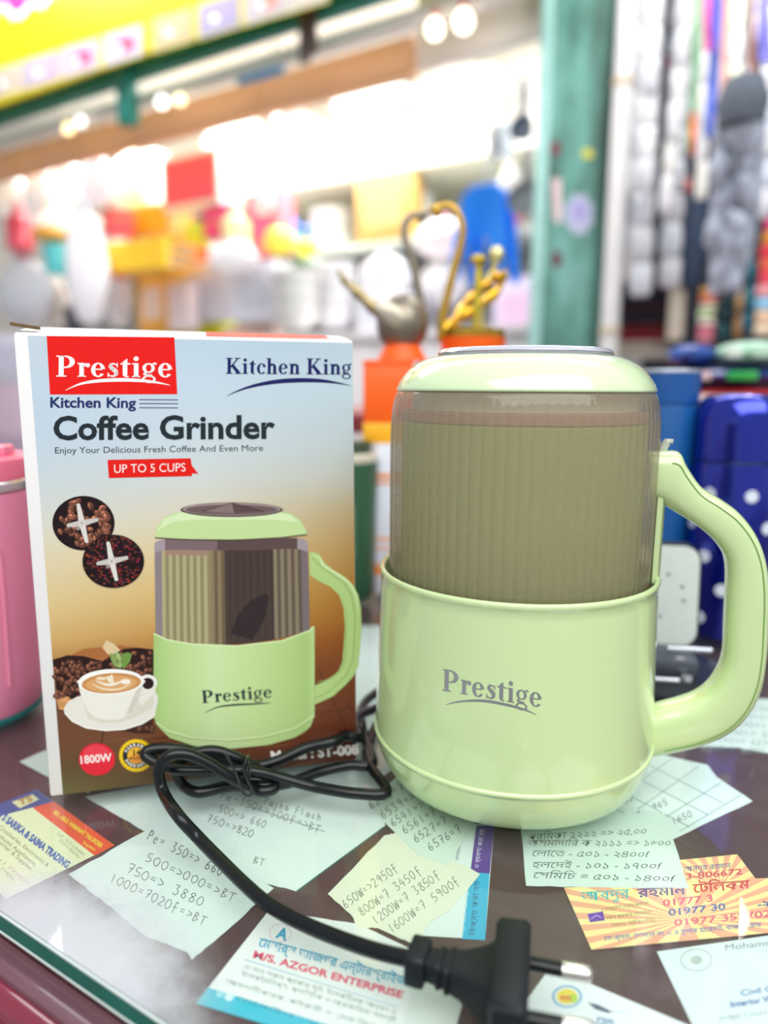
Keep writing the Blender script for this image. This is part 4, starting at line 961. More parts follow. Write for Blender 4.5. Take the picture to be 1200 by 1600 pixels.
t, m_ = swan('swan_holder', 'gold swan spoon holder with tall neck filled with ornate gold spoons', tuple(b2),
             [sp(692, 535), sp(690, 505), sp(697, 470), sp(707, 430), sp(718, 390), sp(723, 358), sp(715, 332), sp(700, 321), sp(686, 324), sp(677, 336)], .0262, .026, '#c9a13e', .5)
bm = nb(); lathe(bm, [(.0235, .008), (.0262, .0085), (.0275, .019), (.0266, .019), (.0235, .008)], 32); obj('orange_rim', bm, org, t)
bm = nb(); pts = spline([sp(688, 530)-b2, sp(702, 506)-b2, sp(725, 492)-b2, sp(748, 478)-b2, sp(770, 462)-b2, sp(785, 440)-b2, sp(783, 425)-b2], 4)
tube(bm, pts, [.0035+.0012*math.sin(i*.9) for i in range(len(pts))], 8); obj('wing', bm, mat('#d9ac2c', .3, .7, var=.2), t)
for i, (P, c) in enumerate([([(742, 545), (744, 500), (746, 460), (747, 420), (746, 398)], '#e8cf4a'), ([(700, 520), (725, 480), (745, 455), (765, 440), (782, 430)], '#d9a62c'), ([(760, 540), (752, 500), (757, 460), (772, 420), (778, 385)], '#e9dfa0'), ([(720, 540), (712, 500), (732, 470), (757, 455), (772, 450)], '#e0b93a')]):
    s_ = thing('ornate_spoon', ['gold spoon standing upright in the gold swan', 'gold spoon leaning right in the gold swan with red bead', 'pale gold spoon with leaf shaped end, tallest right', 'gold spoon leaning low across the gold swan'][i], 'spoon', tuple(sp(*P[0], .612+.006*(i-1.5))), 0, 'ornate spoons in the gold swan')
    o0 = s_.location.copy(); pts = spline([sp(*p, .612+.006*(i-1.5))-o0 for p in P], 4); n_ = len(pts)
    bm = nb(); tube(bm, pts, [.0022+.0011*abs(math.sin(k*.8))+(.0030 if k > n_*.80 and k < n_-1 else 0) for k in range(n_)], 8); obj('handle', bm, mat(c, .28, .7, var=.2), s_)
    if i == 1:
        bm = nb(); lathe(bm, [(0, -.004), (.0035, -.002), (.004, 0), (.003, .003), (0, .004)], 12, pts[n_//2]); obj('bead', bm, mat('#c8342c', .3), s_)
# tall blue flask
t = thing('vacuum_flask', 'tall matte blue flask with silver topped cap, just right of the grinder lid', 'flask', (.2035, .522, 0), 0)
fb = mat('#12569c', .38, var=.05, coat=.15)
bm = nb(); lathe(bm, [(0, 0), (.0215, 0), (.0225, .002), (.0225, .160), (.0222, .1615), (0, .1615)], 48); obj('body', bm, fb, t)
bm = nb(); lathe(bm, [(.0215, .1618), (.0226, .1626), (.0228, .1835), (0, .1835)], 48); obj('cap', bm, mat('#0f4f98', .35, coat=.2), t)
bm = nb(); lathe(bm, [(.0222, .1836), (.0228, .1842), (.0226, .1856), (.0215, .1863), (0, .1863)], 48); obj('cap_disc', bm, mat('#b5bccc', .3, .5), t, label='silver grey cap disc')
# polka dot flask
t = thing('vacuum_flask', 'shiny blue flask with white polka dots behind the handle', 'flask', (.2480, .500, 0), 0)
pb_ = mat('#0a22a8', .16, .75, var=.08, coat=1.0, spec=.6)
bm = nb(); lathe(bm, [(0, 0), (.0290, 0), (.0302, .002), (.0302, .122), (.0298, .1236), (0, .1236)], 64); bd = obj('body', bm, pb_, t)
bm = nb(); lathe(bm, [(.0285, .1240), (.0300, .1246), (.0300, .150), (.0292, .1575), (.0270, .1640), (.0235, .1680), (.0190, .1695), (.0100, .1700), (0, .1701)], 64); obj('cap', bm, pb_, t)
bm = nb(); lathe(bm, [(.0303, .1232), (.0306, .1236), (.0304, .1242), (.0299, .1240)], 64); obj('joint_ring', bm, mat('#0b2b4a', .2, .4), t)
dotb = nb(); an0 = 0
lathe(dotb, [(0, 0), (.0041, 0), (.0043, -.0003), (0, -.0004)], 20)
for v in dotb.verts: v.co = Vector((v.co.z+.0305, v.co.x, v.co.y)); v.co.x -= (v.co.y**2)/(2*.0305)
dm = None
for r_, z in enumerate([.014, .036, .058, .080, .102]):
    for k in range(7):
        a = math.radians(k*51.43+(25.7 if r_ % 2 else 0)+8)
        if dm is None:
            o = obj('dot', dotb, mat('#dfe8f6', .4), bd); dm = o
        else:
            o = dm.copy(); COL.objects.link(o); o.parent = bd
        o.location = (0, 0, z); o.rotation_euler = (0, 0, a)
# black folding stand with pale rounded panel
t = thing('phone_stand', 'black folding stand with a pale grey rounded panel behind the green handle', 'stand', (.169, .402, 0), -.15)
bm = nb()
prism(bm, [(-.030, -.026), (.030, -.024), (.034, .010), (.020, .030), (-.03, .030)], 0.0004, .010); obj('base_plate', bm, mat('#2a2f38', .3, coat=.4), t, sm=False)
bm = nb(); box(bm, (-.006, -.004, .0165), (.040, .026, .0125), .003, 2, Matrix.Rotation(.25, 3, 'X')); obj('hinge_block', bm, mat('#4b505c', .35, coat=.3), t)
for (x, y, z, l_) in ((-.010, -.0245, .0112, .022), (.008, -.014, .0262, .024)):
    bm = nb(); tube(bm, [(x-l_/2, y, z), (x+l_/2, y, z)], .0014, 10); obj('silver_bar', bm, mat('#c9ced6', .25, .7), t)
bm = nb(); lathe(bm, [(0, 0), (.003, 0), (.003, .0022), (0, .0022)], 16, (.006, -.0205, .0102)); obj('screw', bm, mat('#dfe2e6', .25, .6), t)
bm = nb()
def rr2(w_, h_, r, n=8):
    out = []
    for q, (sx, sy) in enumerate([(1, 1), (-1, 1), (-1, -1), (1, -1)]):
        for k in range(n):
            a = math.radians(90*q+90*k/(n-1)); out.append((sx*(w_-r)+r*math.cos(a), sy*(h_-r)+r*math.sin(a)))
    return out
def panel(w_, h_, r, y0, y1, cx, cz):
    bm = nb(); A_ = [Vector((cx+x, y0, cz+z)) for x, z in rr2(w_, h_, r)]; B_ = [Vector((p.x, y1, p.z)) for p in A_]; loft(bm, [A_, B_])
    for v in bm.verts: v.co.y += (v.co.z-.02)*.12
    return bm
obj('panel_frame', panel(.0285, .0305, .0100, .0000, .0062, -.012, .0525), mat('#20262c', .4), t, sm=False)
obj('panel', panel(.0272, .0292, .0090, -.0012, -.0001, -.012, .0525), mat('#ccd2d0', .5, var=.08, scale=200), t, sm=False, label='pale grey rounded panel')
bm = nb()
for x, z in ((.006, .058), (.007, .050), (-.006, .040), (-.002, .065)): box(bm, (x, -.0013+(z-.02)*.12, z), (.0022, .0005, .0012), 0, 1, Matrix.Rotation(x*90, 3, 'Y'))
obj('scuff_marks', bm, mat('#5c6470', .6), t, sm=False)

# ================================================================== THE SHOP ACROSS THE AISLE
def uz(x, y, v):
    p = atf(x, y, v)-FO; return p.dot(FE1), p.z
def slab(name, u0, u1, v0, v1, z0, z1, mt, label=None, cat=None, bev=.002, kind=None, group=None):
    t = thing(name, label, cat, fpos((u0+u1)/2, v0, z0), FROT, group) if label else None
    bm = nb(); fbox(bm, u0, u1, v0, v1, z0, z1, bev)
    return t, bm
# sign board
sg = thing('shop_signboard', 'yellow shop signboard with pink lettering and a row of small pictures, top left', 'signboard', fpos(-1.4, -.3, 1.33), FROT)
bm = nb(); fbox(bm, -3.2, .70, -.30, -.285, 1.345, 1.95, .002); obj('board', bm, mat('#dcc600', .45, var=.05, scale=4), sg, world=True)
def onsign(x, y, l): return atf(x, y, -.3005-l*.0006)
A = Art()
yel = '#fae92a'
for cx, col, blob in [(-30, '#cfc4d8', None), (10, '#e8d8c4', '#d8b0a0'), (65, '#d3bfd6', '#c2aacb'), (125, '#dccbe2', '#f0497a'), (192, '#dfd3ea', '#f0466f'), (270, '#e0c79a', '#d9b98a'), (342, '#bfb3d6', '#a99bc8'), (414, '#dcd0d6', '#e28f80'), (478, '#e8dcd0', '#d9c0a8')]:
    ym = 126-(cx-10)*.305; w_ = 30+cx*.012; h_ = 21+cx*.012
    def q(dx, dy): return (cx+dx*w_, ym-dx*w_*.30+dy*h_)
    A.poly([q(-1, -1.12), q(1, -1.12), q(1, 1.12), q(-1, 1.12)], '#e4d860', 1); col = tuple(x*.72 for x in L(col)); A.poly([q(-.92, -1), q(.92, -1), q(.92, 1), q(-.92, 1)], col, 2)
    if blob: A.ell(*q(.05, 0), w_*.55, h_*.5, blob, 3, -.3); A.ell(*q(-.2, .1), w_*.2, h_*.25, '#ffffff', 4, -.3)
A.build('picture_row', onsign, sg)
A = Art(); A.text('মেসার্স ক্রোকারিজ', (-260, 100), (150, -22), 62, '#ffffff', 1, bold=.07); A.text('মেসার্স ক্রোকারিজ', (-260, 100), (150, -22), 62, '#ee3a8c', 2, bold=.03)
A.poly([(-10, 22), (8, 12), (18, 30), (34, 28), (50, 8), (66, 14), (80, -6), (90, -40), (-10, -40)], '#ffffff', 3); A.poly([(-10, 12), (8, 4), (20, 20), (34, 18), (46, 0), (60, 6), (74, -14), (84, -40), (-10, -40)], '#ee3a8c', 4)
A.build('pink_lettering', onsign, sg)
teal = mat('#0c7266', .5, var=.15, scale=14)
t = thing('steel_beam', 'dark teal steel beam with a short hanging bracket under the yellow signboard', 'beam', fpos(-1, -.22, 1.33), FROT)
bm = nb(); fbox(bm, -3.3, .60, -.22, -.18, 1.322, 1.43, .003); obj('beam_rail', bm, teal, t, world=True)
bm = nb(); fbox(bm, -1.075, -1.0, -.24, -.19, 1.165, 1.40, .006); obj('bracket', bm, teal, t, world=True)
bm = nb(); fbox(bm, -.19, -.155, -.235, -.215, 1.20, 1.36, .004); obj('dark_hook', bm, mat('#4a3b38', .6), t, world=True)
bm = nb(); fbox(bm, -.155, -.125, -.235, -.215, 1.22, 1.36, .004); obj('dark_hook', bm, mat('#4a3b38', .6), t, world=True)
t = thing('cream_pipe', 'long cream rail running under the teal beam', 'rail', fpos(-1, -.1, 1.27), FROT)
bm = nb(); fbox(bm, -3.3, .58, -.12, -.08, 1.272, 1.325, .012); obj('pipe', bm, mat('#e6dbd2', .5, var=.15), t, world=True)
t = thing('blue_stick', 'short blue stick resting on the cream rail', 'stick', fpos(-.5, -.14, 1.27), FROT)
u0, z0 = uz(372, 130, -.13); u1, z1 = uz(443, 106, -.13)
bm = nb(); fbox(bm, u0, u1, -.14, -.121, z0-.010, z0+.014, .004); obj('rod', bm, mat('#3f93c8', .5), t, world=True)
t = thing('shutter_box', 'orange brown wooden fascia beam above the shop opening', 'beam', fpos(-1.3, 0, 1.19), FROT)
for i in range(5):
    a = -3.3+i*.68; bm = nb(); fbox(bm, a, a+.676, 0, .05, 1.19, 1.31, .004); obj('fascia_board', bm, mat('#e0ac82', .55, var=.12, scale=5), t, world=True)
t = thing('cream_fascia', 'pale cream fascia board near the teal pillar', 'board', fpos(.3, 0, 1.2), FROT)
bm = nb(); fbox(bm, .105, .57, .01, .05, 1.21, 1.60, .004); obj('board', bm, mat('#e6dcd2', .6, var=.05), t, world=True)
for i, (x, y, c, rr_) in enumerate([(253, 160, '#ffffff', .022), (281, 156, '#fff3c0', .019), (107, 201, '#ffe9b0', .021), (126, 190, '#ffffff', .019), (679, 46, '#fff8e0', .028), (724, 34, '#fffbe8', .030)]):
    lab = ['white bulb just right of the teal bracket', 'warm bulb beside the white bulb near the bracket', 'warm yellowish bulb left of the bracket under the rail', 'small white bulb left of the bracket', 'round lamp with red rim on the cream fascia, left of two', 'round lamp with red rim on the cream fascia, right of two'][i]
    p = atf(x, y, -.15); t = thing('lamp_bulb', lab, 'lamp', p, FROT, 'bulbs along the shop front')
    bm = nb(); lathe(bm, [(0, -rr_), (rr_*.6, -rr_*.8), (rr_*.95, -rr_*.3), (rr_*.95, rr_*.3), (rr_*.5, rr_*.9), (rr_*.4, rr_*1.1), (0, rr_*1.1)], 20); obj('globe', bm, mat(c, .4, emit=2.2), t)
    bm = nb(); lathe(bm, [(rr_*.4, rr_*1.1), (rr_*.42, rr_*1.8), (0, rr_*1.8)], 16); obj('socket', bm, mat('#d9473a' if i > 3 else '#b9b0a8', .5), t)
# pillar and pole
pt = bpy.data.materials.new('peeling_teal_paint'); pt.use_nodes = True; nt = pt.node_tree; b_ = nt.nodes['Principled BSDF']
tc = nt.nodes.new('ShaderNodeTexCoord'); nz = nt.nodes.new('ShaderNodeTexNoise'); nz.inputs['Scale'].default_value = 5; nz.inputs['Detail'].default_value = 8
mp = nt.nodes.new('ShaderNodeMapping'); mp.inputs['Scale'].default_value = (1.5, 1.5, .5); cr = nt.nodes.new('ShaderNodeValToRGB')
nt.links.new(tc.outputs['Object'], mp.inputs[0]); nt.links.new(mp.outputs[0], nz.inputs['Vector']); nt.links.new(nz.outputs['Fac'], cr.inputs[0]); nt.links.new(cr.outputs[0], b_.inputs['Base Color'])
e = cr.color_ramp.elements; e[0].position = .36; e[0].color = (*L('#3d5a50'), 1); e[1].position = .62; e[1].color = (*L('#76aaa2'), 1)
for p_, c_ in ((.45, '#4b7a6e'), (.53, '#5f9689')):
    x_ = e.new(p_); x_.color = (*L(c_), 1)
b_.inputs['Roughness'].default_value = .6
t = thing('teal_pillar', 'tall weathered teal painted pillar with a pale star shaped sticker', 'pillar', fpos(.68, -.1, -.9), FROT)
bm = nb(); fbox(bm, .610, .765, -.10, .02, -.9, 2.2, .004); obj('column', bm, pt, t, world=True)
bm = nb(); fbox(bm, .570, .609, -.10, -.02, -.9, 2.2, .003); obj('edge_strip', bm, mat('#9cc9c2', .6, var=.35, scale=12), t, world=True)
A = Art(); 
S = []
for k in range(16):
    a = 2*PI*k/16; r = 1 if k % 2 else .8; S.append((905+25*r*math.cos(a), 335+36*r*math.sin(a)))
A.poly(S, '#b9bcd6', 1); A.ell(905, 330, 14, 16, '#a9a3d3', 2); A.ell(918, 240, 9, 8, '#d6d24e', 1); A.poly([(862, 280), (876, 278), (878, 345), (866, 348)], '#e2c6cc', 1); A.ell(868, 232, 8, 12, '#7a4450', 1); A.ell(870, 405, 8, 14, '#6b4452', 1)
A.build('stickers', lambda x, y, l: atf(x, y, -.1005-l*.0006), t)
t = thing('white_pole', 'whitish round pole just right of the teal pillar', 'pole', fpos(.832, -.2, -.9), FROT)
bm = nb(); tube(bm, [fpos(.846, -.2, -.9), fpos(.830, -.2, 2.2)], .024, 20); obj('tube', bm, mat('#dcdad9', .45, var=.12, scale=9), t, world=True)
for z in (.33, .95):
    bm = nb(); lathe(bm, [(.0245, -.01), (.027, -.008), (.027, .008), (.0245, .01)], 20, fpos(.840-(z-.3)*.006, -.2, z)); obj('clamp_band', bm, mat('#c9b9a0', .5), t, world=True)
# shelves
cream = mat('#e4e0cf', .5, var=.04)
sh = thing('display_shelf', 'cream upper shelf board inside the shop carrying cartons', 'shelf', fpos(-.5, .65, 1.10), FROT)
bm = nb(); fbox(bm, -2.6, .655, .65, 1.29, 1.112, 1.140, .002); obj('board', bm, cream, sh, world=True)
sh = thing('display_shelf', 'cream middle shelf board inside the shop behind the swans', 'shelf', fpos(-.5, .60, .79), FROT)
bm = nb(); fbox(bm, -3.6, .655, .60, 1.29, .790, .815, .002); obj('board', bm, mat('#cfd8d0', .5), sh, world=True)
sh = thing('shop_counter', 'pale front counter of the shop across the aisle', 'counter', fpos(-1.5, .15, -.9), FROT)
bm = nb(); fbox(bm, -4.1, .64, .16, .60, .36, .39, .003); obj('worktop', bm, mat('#dcd6d8', .4), sh, world=True)
for i in range(6):
    a = -4.08+i*.785; bm = nb(); fbox(bm, a, a+.78, .18, .58, -.9, .359, .004); obj('cabinet_panel', bm, mat('#d3bfca' if i < 2 else '#d8d2d4', .5, var=.1), sh, world=True)
for u in (-2.62, -1.0, .64):
    t = thing('shelf_upright', {-2.62: 'white shelf upright far left inside the shop', -1.0: 'white shelf upright in the middle of the shop', .64: 'white shelf upright beside the teal pillar'}[u], 'post', fpos(u, .62, -.9), FROT)
    bm = nb(); fbox(bm, u-.012, u+.012, .612, .64, -.9, 1.84, .003); obj('post', bm, mat('#e9e9e6', .5), t, world=True)

# ---- goods: each built where it hangs or stands
def spot(x0, y0, x1, y1, v):
    xm = (x0+x1)/2; u0, _ = uz(x0, (y0+y1)/2, v); u1, _ = uz(x1, (y0+y1)/2, v); _, zt_ = uz(xm, y0, v); _, zb = uz(xm, y1, v)
    return fpos((u0+u1)/2, v, zb), u1-u0, zt_-zb
def g_carton(t, w_, h, c, c2):
    d = min(.12, w_*.6)
    bm = nb(); box(bm, (0, d/2, h/2), (w_, d, h), .003); obj('carton_body', bm, mat(c, .6, var=.05), t)
    lw = .9 if c2 == '#fb5f74' else .66; bm = nb(); box(bm, (0, -.0006, h*.5), (w_*lw, .0012, h*(lw-.1))); obj('front_label', bm, mat(c2, .5, var=.2, scale=30), t, sm=False)
    bm = nb(); box(bm, (0, d/2, h+.0004), (.03, d, .0008)); obj('tape', bm, mat('#d9c9a0', .3), t, sm=False)
def g_bag(t, w_, h, c, c2):
    bm = nb(); S = []
    for k in range(13):
        f = k/12; z = h*(1-f)*.88; q = max(.08, math.sin(PI*(f*.9+.04))**.5)
        S.append([Vector((w_/2*q*math.cos(a)*(1+.06*math.sin(3*a+k)), .20*w_*q*math.sin(a)*(1+.1*math.sin(5*a+k*1.7)), z)) for a in [2*PI*j/20 for j in range(20)]])
    loft(bm, S); obj('bag', bm, sheer(c, .05, .2, 1.45, .25, 'plastic_film'), t)
    bm = nb(); box(bm, (0, 0, h*.93), (w_*.30, .004, h*.14), .001); obj('header_card', bm, mat(c2, .5), t)
def g_ball(t, w_, h, c, c2):
    r = w_/2
    bm = nb(); lathe(bm, [(0, 0)]+[(r*math.sin(PI*k/14), h/2*(1-math.cos(PI*k/14))) for k in range(1, 14)]+[(0, h)], 28); obj('ball_skin', bm, mat(c, .35, var=.03, coat=.3), t)
    bm = nb(); lathe(bm, [(r*1.0, h*.48), (r*1.012, h*.5), (r*1.0, h*.52)], 28); obj('seam_band', bm, mat(c2, .4), t)
def g_tub(t, w_, h, c, c2):
    r = w_/2; s = Matrix.Identity(3)
    bm = nb(); lathe(bm, [(0, 0), (r*.80, 0), (r*.82, .004), (r*.95, h*.92), (r*.94, h*.93), (r*.78, .01), (0, .01)], 36); obj('tub_wall', bm, mat(c, .35, var=.05, coat=.3), t)
    bm = nb(); lathe(bm, [(r*.93, h*.93), (r, h*.93), (r*1.01, h), (r*.95, h), (r*.93, h*.93)], 36); obj('rim', bm, mat(c2, .35, coat=.3), t)
    for k in range(2):
        bm = nb(); lathe(bm, [(r*(.84+.11*k), h*(.3+.3*k)), (r*(.86+.11*k), h*(.32+.3*k)), (r*(.85+.11*k), h*(.34+.3*k))], 36); obj('hoop', bm, mat(c2, .35), t)
def g_bottle(t, w_, h, c, c2):
    r = w_/2
    bm = nb(); lathe(bm, [(0, 0), (r*.9, 0), (r, .006), (r, h*.62), (r*.85, h*.70), (r*.4, h*.78), (r*.38, h*.86), (0, h*.86)], 28); obj('bottle_body', bm, mat(c, .3, var=.05, coat=.4), t)
    bm = nb(); lathe(bm, [(r*.45, h*.86), (r*.48, h*.87), (r*.45, h), (0, h)], 24); obj('cap', bm, mat(c2, .4), t)
def g_pot(t, w_, h, c, c2):
    r = w_/2; m_ = mat(c, .25, .7, var=.1)
    bm = nb(); lathe(bm, [(0, 0), (r*.8, 0), (r*.95, h*.12), (r*.97, h*.62), (r, h*.66), (0, h*.66)], 32); obj('pot_body', bm, m_, t)
    bm = nb(); lathe(bm, [(r*1.0, h*.66), (r*.98, h*.70), (r*.5, h*.84), (0, h*.88)], 32); obj('pot_lid', bm, mat(c2, .25, .6), t)
    bm = nb(); lathe(bm, [(0, h*.87), (r*.1, h*.88), (r*.16, h*.97), (0, h)], 16); obj('knob', bm, mat('#2a2c33', .4), t)
    for s in (-1, 1):
        bm = nb(); tube(bm, spline([(s*r*.95, -.02, h*.5), (s*r*1.12, -.015, h*.52), (s*r*1.12, .015, h*.52), (s*r*.95, .02, h*.5)], 4), .006, 8); obj('handle', bm, mat('#2a2c33', .4), t)
def g_pan(t, w_, h, c, c2):      # frying pan hung by its handle
    r = w_/2
    bm = nb(); lathe(bm, [(0, 0), (r*.8, 0), (r*.98, .035), (r, .037), (r*.96, .037), (r*.78, .006), (0, .006)], 36)
    for v in bm.verts: v.co = Vector((v.co.x, -v.co.z, v.co.y+r))
    obj('pan_dish', bm, mat(c, .35, .5, var=.1), t)
    bm = nb(); tube(bm, [(0, -.018, r*1.95), (0, -.02, h*.8), (0, -.016, h)], [.011, .013, .009], 10); obj('pan_handle', bm, mat(c2, .5), t)
def g_stack(t, w_, h, c, c2):     # stacked bowls
    r = w_/2; n = max(3, int(h/.035))
    for k in range(n):
        z = k*h/(n+1); bm = nb(); hh = 2*h/(n+1)
        lathe(bm, [(0, z), (r*.45, z), (r*.8, z+hh*.45), (r, z+hh*.92), (r*.97, z+hh*.94), (r*.76, z+hh*.5), (r*.42, z+.004), (0, z+.004)], 28); obj('bowl', bm, mat(c if k % 2 else c2, .3, coat=.4), t)
def g_basket(t, w_, h, c, c2):
    d = w_*.7
    for k in range(4):
        z = h*(.06+.27*k); s = 1-.12*(1-k/3)
        bm = nb(); P = [(sx*w_/2*s, sy*d/2*s, z) for sx, sy in ((-1, -1), (1, -1), (1, 1), (-1, 1), (-1, -1))]; tube(bm, P, h*.035, 6); obj('hoop', bm, mat(c, .4), t)
    for k in range(9):
        x = (-.5+k/8)*w_
        bm = nb(); tube(bm, [(x*.88, -d/2*.88, h*.06), (x, -d/2, h*.9)], w_*.05, 6); obj('slat', bm, mat(c2, .4), t)
    bm = nb(); box(bm, (0, 0, h*.05), (w_*.86, d*.86, h*.05)); obj('base', bm, mat(c, .4), t)
KIND = {'carton': g_carton, 'bag': g_bag, 'ball': g_ball, 'tub': g_tub, 'bottle': g_bottle, 'pot': g_pot, 'pan': g_pan, 'stack': g_stack, 'basket': g_basket}
NAME = {'carton': ('goods_carton', 'carton'), 'bag': ('plastic_bag', 'bag'), 'ball': ('toy_ball', 'ball'), 'tub': ('plastic_tub', 'tub'), 'bottle': ('plastic_bottle', 'bottle'), 'pot': ('cooking_pot', 'pot'), 'pan': ('frying_pan', 'pan'), 'stack': ('bowl_stack', 'bowls'), 'basket': ('plastic_basket', 'basket')}
